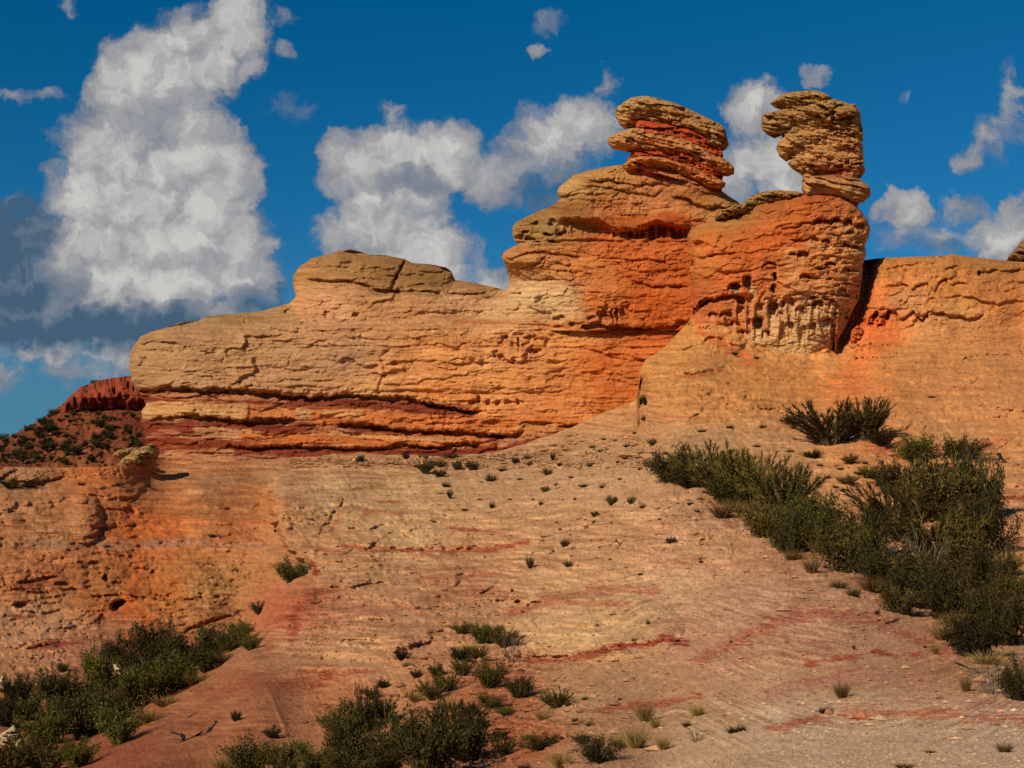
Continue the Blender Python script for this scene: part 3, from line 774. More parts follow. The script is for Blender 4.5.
def cliff_relief(x, y):
    xw, yw = warp(x, y, 0.6)
    BL = blocks(x, y, 44, 9, .16, 171, -.03, .6) + blocks(x, y, 13, 4.5, .07, 172)
    lower = ss(yw, 388, 394) * (1 - ss(x, 470, 620))
    d = BL + rough_noise(x, y, 0.20, 101) + strata(x, y, 30, 0.32, 102) + strata(x, y, 9, 0.11, 103) * (0.4 + ss(fbm(x / 70, y / 30, 2, 106), -.2, .4)) + strata(x, y, 4, 0.09, 104)
    d += lower * (strata(x, y, 7, .22, 105) - 0.35)
    L = lambda *a, **k: ledge(xw, yw, *a, **k)
    d += L([(136, 389), (150, 391), (160, 388), (170, 387), (185, 388), (200, 390), (215, 388), (235, 389), (250, 391), (270, 394), (290, 396), (320, 398), (345, 396), (360, 396), (380, 398), (400, 398), (420, 402), (440, 406), (465, 410), (482, 410)], 1.15, 6.5, lip=.45, kd=.62, kw=.72)
    d += L([(143, 422), (160, 417), (175, 415), (190, 415), (210, 417), (225, 419), (250, 422), (265, 420), (300, 419)], .95, 6.5, lip=.55, kd=.62, kw=.72)
    d += L([(338, 425), (360, 424), (380, 427), (400, 430), (420, 430), (440, 431), (460, 433), (480, 435), (500, 435), (516, 433), (526, 430)], 1.1, 6, lip=.5, kd=.62, kw=.72)
    d += L([(224, 447), (240, 446), (252, 448), (270, 447), (280, 448), (297, 446), (310, 447), (330, 447), (350, 449), (370, 448), (400, 445), (420, 446), (440, 447), (455, 447), (465, 444), (482, 443)], .8, 5, lip=.5, kd=.62, kw=.72)
    d += L([(514, 424), (528, 422), (556, 422)], .8, 5) + L([(558, 426), (577, 424), (590, 421), (602, 422)], 1.0, 6) + L([(445, 412), (470, 410), (492, 412)], .5, 3.5)
    d += L([(304, 280), (320, 280), (335, 281), (350, 282), (365, 284), (374, 287)], .9, 4.5, lip=.5) + L([(370, 286), (380, 289), (392, 291), (402, 290)], 1.9, 10, lip=.3) + L([(398, 291), (415, 291), (430, 292), (450, 293), (482, 292), (506, 288)], .8, 4.5, lip=.5)
    d += crack(x, y, [(406, 260), (400, 270), (395, 280), (392, 288)], .6, 1.5) + L([(414, 268), (425, 271), (440, 271), (452, 270)], .5, 3.5) + L([(338, 254), (352, 253), (366, 255)], .5, 3)
    d += L([(285, 320), (310, 321), (340, 321), (370, 320), (385, 323), (410, 324), (430, 323), (450, 325), (500, 325), (560, 325)], .5, 3.5) + L([(412, 317), (425, 313), (440, 312), (462, 313)], .4, 4) + L([(345, 294), (372, 296)], .4, 3)
    d += L([(135, 378), (150, 374)], .3, 4) + L([(200, 353), (225, 352)], .25, 3) + L([(385, 363), (400, 364), (422, 361)], .3, 3) + L([(428, 364), (445, 369), (462, 369)], .45, 3.5) + L([(380, 383), (400, 384), (420, 384)], .4, 3.5)
    d += L([(335, 362), (356, 361)], .35, 3.5) + L([(296, 371), (310, 369)], .5, 6) + L([(475, 388), (520, 390), (540, 392)], .2, 3) + L([(486, 370), (515, 372)], .2, 3)
    for a, b, c, e in ((540, 363, 562, 362), (545, 373, 566, 371), (529, 381, 537, 376), (568, 371, 578, 371), (588, 374, 604, 372), (598, 353, 617, 347), (502, 362, 520, 363), (580, 381, 592, 380), (570, 385, 580, 380)):
        d += L([(a, b), ((a + c) / 2, (b + e) / 2 - 1), (c, e)], .45, 4)
    for px, py, rx, ry in ((472, 402, 4, 3), (479, 399, 3, 4), (488, 402, 3, 4), (498, 403, 3, 3), (509, 402, 4, 3), (518, 402, 2, 4), (288, 312, 4, 3), (328, 314, 4, 4), (354, 315, 4, 2.5), (304, 323, 3, 2), (505, 338, 6, 3), (519, 345, 2, 9), (532, 338, 7, 4), (534, 350, 7, 3), (510, 361, 8, 2.5),
                           (495, 355, 2, 3), (140, 392, 4, 3), (432, 405, 4, 4), (476, 448, 4, 3), (300, 446, 4, 4), (244, 320, 2, 3), (156, 427, 8, 4)):
        d += pit(xw, yw, px, py, rx, ry, .3)
    d += tafoni(x, y, 11, 7, .25, 111, .5) * ss(x, 485, 500) * (1 - ss(x, 545, 570)) * ss(y, 328, 334) * (1 - ss(y, 362, 368))
    d += crack(x, y, [(378, 396), (380, 384), (386, 372), (380, 356), (390, 350)], .18, 1.4)
    return d


A_POLY = [(140, 345 - 8), (150, 332), (165, 328), (182, 322), (198, 321), (204, 317), (222, 314.6), (245, 313), (262, 311.2), (272, 308), (290, 303), (296, 296), (293, 287), (293, 275), (300, 266), (312, 258), (330, 254), (338, 251), (350, 249), (365, 253), (368, 256),
          (385, 255), (405, 259), (412, 263), (430, 264), (445, 267), (452, 272), (455, 280), (480, 284), (505, 290), (560, 295), (705, 300), (705, 470), (160, 472), (152, 455), (146, 440), (143, 425), (141, 412), (146, 404), (139, 392), (131, 382), (129, 365), (131, 350)]
_left = [(160, 475), (152, 455), (146, 440), (143, 425), (141, 412), (146, 404), (139, 392), (131, 382), (129, 365), (131, 350), (140, 337), (150, 332)]
_top = [(150, 332), (165, 328), (198, 321), (204, 317), (222, 314.6), (245, 313), (262, 311.2), (272, 308), (290, 303), (296, 296), (293, 287), (293, 275), (300, 266), (312, 258), (338, 251), (365, 253), (405, 259), (430, 264), (452, 272), (455, 280), (505, 290)]
o = loft('layered_cliff', A_POLY, cliff_depth, 22, [(_left, 3.2), (_top, 2.0)], cliff_relief, cliff_paint, step=0.7, nback=20, seed=3)
tag(o, 'long low tan sandstone cliff over dark red layers, from the left skyline to the tower', 'cliff')


def tower_depth(x, y):
    return 79.75 - (y - 330) * 0.004 + 0.3 * ss(300 - y, -10, 60) + 0.3 * ss(240 - y, 0, 40) + 2.4 * (1 - ss(x, 500, 575)) * ss(y, 255, 285)


def tower_relief(x, y):
    xw, yw = warp(x, y, 0.6)
    d = blocks(x, y, 26, 9, .17, 271) + blocks(x, y, 10, 4.5, .09, 272) + rough_noise(x, y, 0.25, 201) + strata(x, y, 20, 0.2, 202) + strata(x, y, 7, 0.09, 203)
    L = lambda *a, **k: ledge(xw, yw, *a, **k)
    d += L([(585, 181), (598, 181), (610, 179), (625, 182), (640, 186), (655, 182), (674, 187)], .8, 6) + L([(575, 187), (610, 187), (630, 192), (655, 196), (664, 191)], .6, 5) + L([(672, 197), (685, 197), (693, 202), (710, 207), (730, 207)], 1.1, 8)
    d += L([(598, 172), (625, 172), (660, 174)], .3, 3) + L([(557, 197), (565, 195), (590, 194), (612, 194)], .5, 5) + L([(600, 178), (618, 179)], .3, 3)
    pil = 0.45 + 0.55 * ss(gn(x / 5.5, y / 26, 9), -.25, .25)
    band = ss(x, 552, 562) * (1 - ss(x, 682, 692))
    top = np.interp(xw, [556, 580, 600, 615, 640, 655, 675, 690], [222, 221, 222, 230, 231, 224, 227, 232])
    bot = np.interp(xw, [556, 600, 640, 690], [239, 238, 240, 239])
    d += -1.05 * band * pil * ss(yw, top - 1, top + 2) * (1 - ss(yw, bot - 4, bot + 1)) * (0.35 + 0.65 * ss(x, 600, 640))
    d += 0.8 * band * np.exp(-((yw - top + 5) / 5) ** 2)
    d += L([(545, 240), (600, 240), (690, 240)], .5, 4)
    d += tafoni(x, y, 12, 6, .5, 211, .7) * ss(x, 512, 520) * (1 - ss(x, 560, 575)) * ss(y, 216, 222) * (1 - ss(y, 240, 244))
    d += L([(501, 253), (510, 258), (525, 253), (545, 252), (560, 254), (585, 256)], .8, 5) + L([(505, 262), (516, 266)], .4, 5) + L([(598, 258), (640, 260), (685, 260)], .4, 3.5) + L([(630, 278), (642, 284), (655, 286), (688, 286)], .8, 6)
    d += L([(556, 274), (572, 282)], .4, 3.5) + L([(575, 294), (612, 292)], .3, 3) + L([(630, 312), (652, 311)], .4, 3.5) + L([(522, 303), (535, 300)], .3, 3) + L([(508, 290), (525, 287)], .5, 4)
    d += L([(580, 327), (590, 323), (600, 325), (625, 327), (640, 328), (655, 329), (670, 327), (680, 323), (692, 322)], 1.7, 8, lip=.3)
    d += tafoni(x, y, 9, 6, .4, 221, .6) * ss(x, 518, 528) * (1 - ss(x, 590, 600)) * ss(y, 311, 316) * (1 - ss(y, 325, 329))
    for px, py, rx, ry, q in ((604, 317, 7, 8, 1.0), (613, 316, 2, 8, .8), (618, 316, 2, 9, 1.0), (627, 312, 7, 10, .7), (596, 324, 6, 4, 1.0), (586, 327, 6, 3, 1.0)):
        d += pit(xw, yw, px, py, rx, ry, q * .6)
    return d


B_POLY = [(618, 165), (600, 168), (587, 171), (573, 175), (568, 180), (560, 186), (557, 191), (558, 195), (560, 199), (556, 203), (549, 207), (536, 212), (524, 218), (516, 222), (512, 228), (512, 235), (515, 241), (518, 244), (512, 247), (505, 251), (502, 255), (502, 259), (505, 265), (508, 272),
          (509, 284), (506, 290), (500, 300), (500, 329), (585, 331), (700, 330), (765, 330), (765, 215), (748, 210), (738, 202), (727, 195), (717, 188), (708, 180), (700, 174), (690, 169), (650, 165)]
rk_tower = empty('rock_tower', at(600, 330, 81))
tag(rk_tower, 'broad stepped sandstone tower, cream left half and deep orange right half', 'rock tower')
loft('tower_body', B_POLY, tower_depth, 13, [(B_POLY[:25], 1.6), (B_POLY[-8:] + B_POLY[:1], 1.6)], tower_relief, cliff_paint, parent=None, step=0.65, seed=5, loc0=None).name
bpy.data.objects['tower_body'].parent = rk_tower
bpy.data.objects['tower_body'].matrix_parent_inverse = __import__('mathutils').Matrix.Translation(-rk_tower.location)


def adopt(o, root):
    """make o a part of root without moving it"""
    from mathutils import Matrix
    o.parent = root
    o.matrix_parent_inverse = Matrix.Translation(-root.location)
    return o


# ---- buttress with the drip columns
C_COL = Paint([(710, 240, (191, 98, 42)), (750, 250, (191, 90, 37)), (730, 280, (191, 93, 39)), (800, 210, (187, 93, 39)), (780, 240, (185, 86, 34)), (840, 220, (187, 103, 52)), (855, 250, (191, 122, 64)), (840, 285, (187, 116, 64)), (800, 270, (191, 108, 52)), (750, 290, (191, 98, 45)),
    (760, 320, (191, 122, 71)), (800, 320, (196, 144, 94)), (830, 310, (191, 133, 81)), (740, 322, (191, 103, 52)), (800, 345, (200, 147, 91)), (700, 226, (174, 108, 53)), (840, 345, (185, 120, 73)), (720, 215, (160, 113, 57)), (700, 270, (185, 103, 48)), (712, 305, (187, 96, 47)), (815, 200, (172, 82, 37)), (770, 202, (174, 88, 39)), (745, 208, (160, 103, 52)), (770, 345, (198, 144, 88))])
C_STREAKS = [([(a, b + 3), (a, b + h_)], w_ * .9, (200, 140, 88), .55) for (a, b, w_, h_) in ARCHES if h_ > 6] + [([(790, 250), (795, 290), (790, 330)], 12, (204, 140, 84), .6), ([(810, 300), (830, 340)], 14, (206, 152, 98), .7), ([(748, 278), (752, 300)], 5, (206, 150, 96), .9), ([(770, 300), (774, 330)], 9, (208, 156, 102), .9), ([(757, 318), (757, 345)], 8, (208, 154, 98), .8), ([(735, 285), (733, 300)], 5, (170, 130, 90), .6),
    ([(788, 300), (790, 320)], 6, (206, 150, 96), .7), ([(803, 300), (803, 325)], 6, (206, 150, 96), .6), ([(840, 230), (862, 232)], 8, (196, 132, 76), .7), ([(815, 245), (865, 262)], 14, (200, 130, 74), .6), ([(710, 225), (740, 216), (790, 212)], 6, (176, 96, 46), .5), ([(690, 300), (710, 310)], 8, (170, 84, 40), .6)]


def butt_paint(x, y):
    wx, wy = warp(x, y, 0.7)
    return albedo_lin(thin_layers(streaks(C_COL.base(*warp(x, y)), wx, wy, C_STREAKS), x, y + .1 * x, .25, 40, 3, 19) * (1 + .16 * gn(x / 2.2, y / 1.6, 97) + .14 * fbm(x / 7, y / 5, 2, 98))[..., None])


def butt_depth(x, y):
    return 76.6 + 0.0010 * np.abs(x - 800) ** 1.6 * 0.5 + 0.006 * (275 - y) * (y < 275) + (y - 275) * 0.004 * (y > 275)


def butt_relief(x, y):
    xw, yw = warp(x, y, 0.6)
    d = (0.4 + .6 * ss(x, 790, 830)) * (blocks(x, y, 24, 10, .20, 371, .1) + blocks(x, y, 9, 5, .11, 372, .1)) + rough_noise(x, y, 0.28, 301) + strata(x, y, 26, 0.20, 302, 0.10) + strata(x, y, 9, 0.11, 303, 0.1)
    L = lambda *a, **k: ledge(xw, yw, *a, **k)
    # arches and columns of the lower half
    m = ss(x, 712, 735) * (1 - ss(x, 846, 862)) * ss(y, 268, 285) * (1 - ss(y, 338, 356))
    kx = x / 10.5 + 0.5 * gn(x / 14, y / 60, 7)
    col_ = np.abs(((kx + 0.17 * gn(y / 22, x / 60, 12)) % 1) - 0.5) * 2
    hid = _h(np.floor(kx), np.floor(kx) * 0 + 1, 5) / 4294967296.0
    hid2 = _h(np.floor(kx), np.floor(kx) * 0 + 2, 5) / 4294967296.0
    topy = 278 + 34 * hid + 12 * np.clip(col_, 0, 1) ** 2
    boty = topy + 14 + 26 * hid2
    niche = ss(yw, topy, topy + 2.5) * (1 - ss(yw, boty, boty + 16)) * (1 - ss(col_, .55, .85))
    d += arches(x, y, .42)
    d += -0.2 * m * niche
    topy2 = 312 + 18 * hid2 + 10 * np.clip(col_, 0, 1) ** 2
    d += -0.2 * m * ss(yw, topy2, topy2 + 2.5) * (1 - ss(yw, topy2 + 10, topy2 + 24)) * (1 - ss(col_, .5, .8))
    d += tafoni(x, y, 8, 6, .2, 312, .4) * ss(x, 800, 830) * ss(y, 214, 224) * (1 - ss(y, 300, 330))
    d += tafoni(x, y, 16, 5, .35, 313, .5) * ss(x, 800, 815) * ss(y, 255, 270) * (1 - ss(y, 330, 350))
    d += L([(812, 224), (818, 219), (824, 219), (830, 223), (834, 218), (842, 222), (848, 218), (854, 225), (858, 222), (868, 228)], .9, 7) + L([(788, 240), (800, 240), (808, 239), (815, 237), (822, 240)], .7, 5) + L([(838, 241), (852, 245), (868, 248)], .8, 6)
    d += L([(790, 252), (797, 254), (804, 251)], .8, 5) + L([(773, 262), (788, 259)], .5, 4) + L([(778, 229), (795, 226), (804, 223), (820, 222)], .6, 4) + L([(690, 243), (704, 242)], .7, 4) + L([(703, 256), (720, 253), (740, 251)], .7, 4)
    d += L([(820, 255), (860, 258)], .4, 3.5) + L([(800, 276), (855, 280)], .4, 3.5) + L([(822, 292), (858, 297)], .5, 4) + L([(800, 305), (850, 303)], .4, 4) + L([(760, 270), (795, 262)], .4, 4) + L([(780, 296), (800, 293), (818, 298)], .6, 5) + L([(720, 272), (760, 268)], .35, 4)
    d += L([(689, 312), (700, 307), (712, 300), (722, 296), (735, 295), (750, 298)], 1.9, 9) + pit(xw, yw, 694, 312, 6, 5, 1.0) + pit(xw, yw, 691, 268, 4, 8, .6) + pit(xw, yw, 706, 303, 9, 4, .8, -.4)
    d += pit(xw, yw, 747, 283, 4, 9, .7) + pit(xw, yw, 774, 276, 2.5, 5, .7) + pit(xw, yw, 774, 290, 2.5, 5, .6) + pit(xw, yw, 734, 287, 6, 6, .5) + pit(xw, yw, 757, 322, 6, 8, .7) + pit(xw, yw, 773, 308, 6, 9, .6)
    d += 0.3 * np.exp(-((y - 205) / 10) ** 2)
    return d


C_POLY = [(741, 214), (747, 209), (758, 203), (775, 200), (790, 197), (803, 194), (820, 193), (840, 196), (852, 202), (860, 210), (867, 219), (870, 228), (869, 236), (865, 245), (866, 255), (863, 265), (862, 280), (859, 298), (853, 310), (846, 325), (838, 340), (828, 355), (818, 370), (690, 372), (689, 322), (692, 312),
          (694, 300), (692, 285), (690, 268), (689, 250), (687, 238), (690, 230), (698, 225), (712, 220), (728, 217)]
o = loft('rock_buttress', C_POLY, butt_depth, 11, [(C_POLY[:10], 1.8), (C_POLY[9:23], 1.7), (C_POLY[-11:] + C_POLY[:1], 2.2)], butt_relief, butt_paint, step=0.6, seed=8)
tag(o, 'bulging orange sandstone buttress with drip columns and arches, under the goose-necked pillar', 'rock buttress')

F_STONE = Paint([(800, 98, (168, 116, 62)), (800, 115, (170, 120, 66)), (845, 115, (166, 112, 60)), (820, 140, (186, 124, 70)), (800, 150, (184, 126, 70)), (850, 150, (180, 118, 64)), (830, 165, (186, 122, 68)), (830, 187, (188, 132, 76)), (865, 190, (156, 108, 62)), (770, 125, (160, 114, 62)), (760, 203, (150, 105, 55)), (835, 171, (172, 84, 50)),
    (640, 105, (176, 124, 70)), (700, 125, (176, 118, 64)), (650, 142, (194, 122, 66)), (720, 165, (184, 110, 56)), (620, 140, (188, 126, 70)), (650, 160, (200, 120, 60)), (700, 178, (192, 108, 54)), (720, 140, (170, 114, 62)), (715, 214, (165, 115, 60)), (140, 455, (160, 116, 68)), (1018, 250, (135, 92, 48)), (120, 670, (190, 150, 115)), (10, 745, (190, 155, 110)), (855, 335, (190, 90, 40)), (30, 475, (155, 108, 70))])
f_paint = lambda x, y: albedo_lin(thin_layers(F_STONE.base(*warp(x, y)), x, y - .25 * x, .3, 30, 3, 29) * (1 + .2 * fbm(x / 5, y / 3.5, 3, 99))[..., None])
red_paint = lambda x, y: albedo(np.array([176, 70, 30])) * (1 + 0.25 * fbm(x / 20, y / 6, 3, 5))[..., None]


def stone_relief(seed, amp=0.28, taf=0.4):
    def f(x, y):
        tl = -0.25
        d = blocks(x, y, 16, 6, amp * 1.0, seed + 11, tl) + blocks(x, y, 7, 3.5, amp * .5, seed + 12, tl) + rough_noise(x, y, amp * 1.3, seed) + strata(x, y, 11, 0.55, seed + 1, tl) + strata(x, y, 4.5, 0.22, seed + 2, tl)
        return d + tafoni(x, y + tl * x, 9, 3.2, taf, seed + 3, .3) * ss(fbm(x / 14, y / 8, 2, seed + 7), -.1, .3)
    return f


def pillar_relief(x, y):
    d = stone_relief(421, .26, .3)(x, y)
    d += tafoni(x, y, 8, 4.2, .42, 431, .6) * ss(x, 822, 832) * (1 - ss(y, 200, 204))
    xw, yw = warp(x, y, 0.4)
    d += ledge(xw, yw, [(795, 122), (805, 125), (815, 128), (832, 126)], .9, 6)
    return d


def stone(name, pts, depth, thick, R, root, seed, angle=0.0, relief=None, paint=None, close=True):
    ca, sa = math.cos(angle), math.sin(angle)
    us = [p[0] * ca + p[1] * sa for p in pts]
    a, b = us.index(min(us)), us.index(max(us))
    n = len(pts)
    c1 = [pts[(a + k) % n] for k in range((b - a) % n + 1)]
    c2 = [pts[(b + k) % n] for k in range((a - b) % n + 1)]
    if np.mean([p[1] for p in c1]) > np.mean([p[1] for p in c2]):
        c1, c2 = c2, c1
    o = loft(name, pts, lambda x, y: depth + 0 * x, thick, [(c1, R * 0.7), (c2, R * 1.25)], relief or stone_relief(seed), paint or f_paint, angle=angle, step=0.5, nback=16, seed=seed, jitter=.9)
    return adopt(o, root) if root is not None else o


# ---- balanced stones on the tower
bal = empty('balanced_rock', at(665, 180, 82))
tag(bal, 'leaning stack of three dark-edged slabs balanced on top of the stepped tower', 'balanced rock')
stone('cap_rock', [(615, 112), (618, 106), (624, 102), (630, 98), (640, 96), (650, 96), (660, 99), (672, 102), (685, 107), (697, 113), (710, 119), (720, 124), (726, 130), (727, 138), (729, 144), (727, 149), (722, 151), (712, 151), (704, 147), (695, 142), (685, 136), (672, 131), (660, 127), (645, 127), (632, 128), (624, 129), (619, 124), (616, 117)], 80.6, 6.5, 1.5, bal, 451, 0.27)
stone('rock_slab', [(607, 139), (612, 135), (622, 131), (632, 128), (650, 128), (665, 131), (680, 136), (693, 142), (705, 149), (712, 155), (722, 157), (730, 163), (735, 169), (734, 174), (727, 177), (715, 174), (703, 169), (690, 162), (676, 157), (660, 154), (640, 151), (625, 152), (613, 149), (608, 144)], 80.5, 6.5, 1.25, bal, 461, 0.25)
stone('rock_slab', [(622, 166), (628, 160), (640, 156), (660, 157), (680, 163), (700, 170), (716, 177), (726, 183), (725, 187), (720, 189), (710, 188), (700, 184), (690, 178), (675, 172), (655, 168), (640, 168), (626, 171)], 80.3, 6.5, 1.0, bal, 471, 0.27)
stone('rock_core', [(634, 118), (690, 126), (722, 148), (724, 164), (722, 192), (640, 178), (624, 170), (627, 160), (633, 150), (631, 138), (636, 128)], 81.15, 5, 0.7, bal, 481, 0.0, None, red_paint)

# ---- goose-necked pillar on the buttress
pil = empty('rock_pillar', at(832, 200, 78.5))
tag(pil, 'goose-necked pillar of stacked tan rock with a head overhanging to the left', 'rock pillar')
stone('rock_core', [(782, 104), (856, 104), (861, 130), (862, 170), (806, 176), (794, 164), (784, 148), (780, 128)], 78.55, 4.5, .7, pil, 499, 0.0)
stone('cap_slab', [(770, 104), (776, 98), (785, 93), (800, 91), (815, 90), (825, 93), (833, 98), (830, 103), (815, 106), (800, 110), (785, 110), (775, 108)], 78.2, 5, 1.0, pil, 501, -0.05)
stone('head_slab', [(762, 115), (770, 112), (785, 109), (800, 107), (812, 103), (825, 100), (835, 99), (845, 102), (858, 108), (860, 112), (861, 120), (863, 130), (863, 141), (852, 141), (840, 136), (830, 131), (815, 130), (800, 127), (790, 132), (780, 136), (775, 139), (769, 136), (762, 130), (761, 122)], 78.0, 5.5, 1.2, pil, 511, 0.1, pillar_relief)
stone('rock_slab', [(776, 148), (778, 141), (785, 136), (800, 130), (815, 128), (830, 129), (845, 135), (862, 140), (863, 150), (864, 161), (850, 159), (835, 153), (820, 150), (805, 152), (795, 157), (786, 162), (779, 156)], 78.1, 5, 1.1, pil, 521, 0.08, pillar_relief)
stone('rock_slab', [(788, 163), (795, 156), (808, 150), (820, 148), (838, 150), (855, 156), (864, 160), (865, 172), (861, 178), (850, 176), (835, 173), (820, 172), (808, 173), (803, 176), (795, 171), (790, 167)], 78.2, 4.6, 1.0, pil, 531, 0.06, pillar_relief)
stone('rock_neck', [(803, 166), (858, 168), (860, 186), (860, 200), (803, 198), (802, 182)], 78.7, 3.8, 0.7, pil, 541, 0.0)
stone('rock_neck', [(812, 196), (862, 198), (858, 206), (850, 212), (815, 206)], 78.6, 3.6, 0.5, pil, 546, 0.0, None, red_paint)
stone('base_drum', [(803, 182), (812, 176), (830, 175), (850, 176), (862, 180), (870, 187), (871, 195), (863, 203), (850, 202), (835, 197), (820, 196), (805, 197), (802, 190)], 77.8, 4.4, 0.9, pil, 551, 0.1, stone_relief(552, .14, .1))
o = stone('rock_slab', [(739, 213), (742, 205), (746, 200), (755, 194), (765, 191), (780, 190), (795, 191), (804, 194), (800, 199), (785, 202), (770, 204), (755, 210), (744, 214)], 77.6, 5, .9, None, 561, -0.3)
tag(o, 'flat tan slab lying on the buttress left of the pillar', 'rock slab')
o = stone('boulder', [(714, 219), (720, 212), (730, 207), (741, 205), (744, 211), (738, 216), (726, 219)], 77.8, 3, .8, None, 563, -0.3)
tag(o, 'small rounded tan boulder between the stepped tower and the flat slab', 'boulder')

# ---- right-hand cliff
def right_depth(x, y):
    t = slope_depth(np.clip(x, 840, 1180), np.full(np.shape(x), 344.0))
    return t - 0.25 + (344 - y) * 0.022 + 0.5 * ss(300 - y, 0, 40)


def right_relief(x, y):
    xw, yw = warp(x, y, 0.6)
    d = (blocks(x, y, 30, 9, .16, 671) + rough_noise(x, y, 0.25, 601) + strata(x, y, 26, 0.3, 602) + strata(x, y, 8, 0.12, 603)) * (1 - 0.8 * ss(y, 312, 340))
    L = lambda *a, **k: ledge(xw, yw, *a, **k)
    d += L([(885, 286), (893, 285), (905, 285), (911, 291), (917, 285), (928, 283), (934, 291), (940, 283), (946, 279), (953, 285), (960, 282), (972, 283)], .8, 5) + L([(880, 268), (905, 266), (925, 262)], .4, 4) + L([(940, 268), (960, 270)], .5, 4) + L([(975, 272), (990, 271), (1010, 271), (1034, 269)], .7, 6) + L([(1006, 283), (1034, 281)], .6, 5)
    d += L([(866, 322), (873, 312), (880, 316), (888, 311), (895, 312), (902, 320), (910, 313), (915, 311), (922, 320), (929, 313), (940, 313), (955, 315), (970, 318), (988, 314)], 1.0, 6)
    for px, py, rx, ry in ((874, 316, 3, 7), (887, 316, 3, 6), (870, 325, 4, 3), (880, 326, 3, 2), (978, 273, 2, 3), (996, 347, 3, 2)):
        d += pit(xw, yw, px, py, rx, ry, .6)
    d += crack(x, y, [(868, 258), (865, 280), (861, 300), (855, 318), (847, 334), (838, 350)], 3.0, 9)
    d += tafoni(x, y, 12, 10, .4, 611, .5) * ss(x, 860, 866) * (1 - ss(x, 890, 905)) * ss(y, 305, 312) * (1 - ss(y, 330, 338))
    return d


D_POLY = [(835, 262), (866, 260), (880, 258), (905, 257), (930, 256), (940, 257), (953, 254), (965, 256), (985, 258.5), (1010, 261), (1060, 265), (1100, 269), (1200, 280), (1400, 300), (1400, 352), (835, 352)]
o = loft('sandstone_cliff', D_POLY, right_depth, 16, [(D_POLY[:13], 1.3)], right_relief, slope_paint, step=0.75, nback=16, seed=13)
tag(o, 'smooth orange cliff with scalloped ledges, right of the shaded cleft beside the buttress', 'cliff')
o = stone('boulder', [(1006, 262), (1010, 254), (1016, 249), (1020, 242), (1026, 239), (1040, 240), (1048, 252), (1046, 264), (1020, 265)], 84, 4, 1.2, None, 571)
tag(o, 'craggy brown boulder on the skyline at the right edge', 'boulder')
o = stone('boulder', [(850, 340), (852, 330), (857, 325), (862, 328), (864, 336), (858, 344), (852, 345)], 76.9, 1.0, .5, None, 573)
tag(o, 'small orange boulder wedged at the foot of the shaded cleft', 'boulder')
o = stone('boulder', [(117, 466), (122, 459), (132, 452), (143, 446), (152, 443), (158, 446), (160, 454), (156, 461), (146, 466), (136, 471), (122, 473)], 74.3, 2.6, .9, None, 575, -0.4)
tag(o, 'leaning yellowish slab of rock at the left foot of the long layered cliff', 'boulder')
o = stone('boulder', [(112, 456), (118, 450), (132, 447), (140, 449), (136, 455), (122, 460)], 76.5, 1.6, .5, None, 577, -0.2)
tag(o, 'thin grey slab behind the leaning yellowish one at the cliff foot', 'boulder')

# ---- far hill and its red crag
HILL = Paint([(0, 450, (120, 62, 34)), (60, 420, (134, 66, 34)), (100, 430, (140, 70, 38)), (140, 420, (130, 58, 32)), (80, 455, (146, 78, 42)), (-60, 460, (110, 60, 34))])
h_paint = lambda x, y: albedo_lin(HILL.base(*warp(x, y)) * (.78 + .5 * fbm(x / 7, y / 4, 4, 3, .6))[..., None])
HP = [(-200, 462), (-90, 452), (-30, 446), (0, 440), (20, 431), (40, 420), (62, 404), (80, 392), (100, 386), (128, 382), (180, 384), (260, 400), (330, 470), (330, 500), (-200, 500)]
o = loft('hill', HP, lambda x, y: 235 - (y - 380) * 0.42, 60, [(HP[:13], 9)], lambda x, y: 1.8 * fbm(x / 16, y / 10, 5, 701) + .5 * fbm(x / 4, y / 3, 3, 702), h_paint, M_SLOPE, step=1.2, nback=10, seed=21)
tag(o, 'distant dark red hillside dotted with scrub', kind='structure')
CR = [(60, 413), (64, 403), (70, 396), (80, 387), (90, 384), (100, 380), (113, 378), (128, 376), (150, 376), (160, 410), (130, 402), (108, 405), (85, 408)]
o = loft('red_crag', CR, lambda x, y: 221 + (405 - y) * 0.10 + 4 * ss(y + 3 * gn(x / 6, x * 0, 4), 396, 411), 20, [(CR[:9], 2.5)], lambda x, y: .9 * fbm(x / 7, y / 16, 4, 711) + strata(x, y, 9, .8, 712) + tafoni(x, y, 5, 12, 1.0, 713, .5),
         lambda x, y: albedo_lin(np.ones(x.shape + (3,)) * lin((140, 58, 32)) * (1 + .35 * fbm(x / 6, y / 9, 4, 5))[..., None]), step=0.7, seed=23)
tag(o, 'dark red rock crag crowning the distant hill at the left', 'crag')

# ------------------------------------------------------------------ plants
def blades(base, direc, length, width, r, bend=0.0):
    """thin tapering blades: two triangles in a row that share the shaft"""
    n = len(base)
    side = np.cross(direc, r.normal(size=(n, 3)))
    side /= np.linalg.norm(side, axis=1, keepdims=True) + 1e-9
    w = (width * r.uniform(.6, 1.2, n))[:, None]
    tip = base + direc * length[:, None]
    tip[:, 2] -= bend * length * r.uniform(0, 1, n)
    co = np.stack([base - side * w * .5, base + side * w * .5, tip], 1).reshape(-1, 3)
    return co, np.arange(n * 3).reshape(-1, 3)


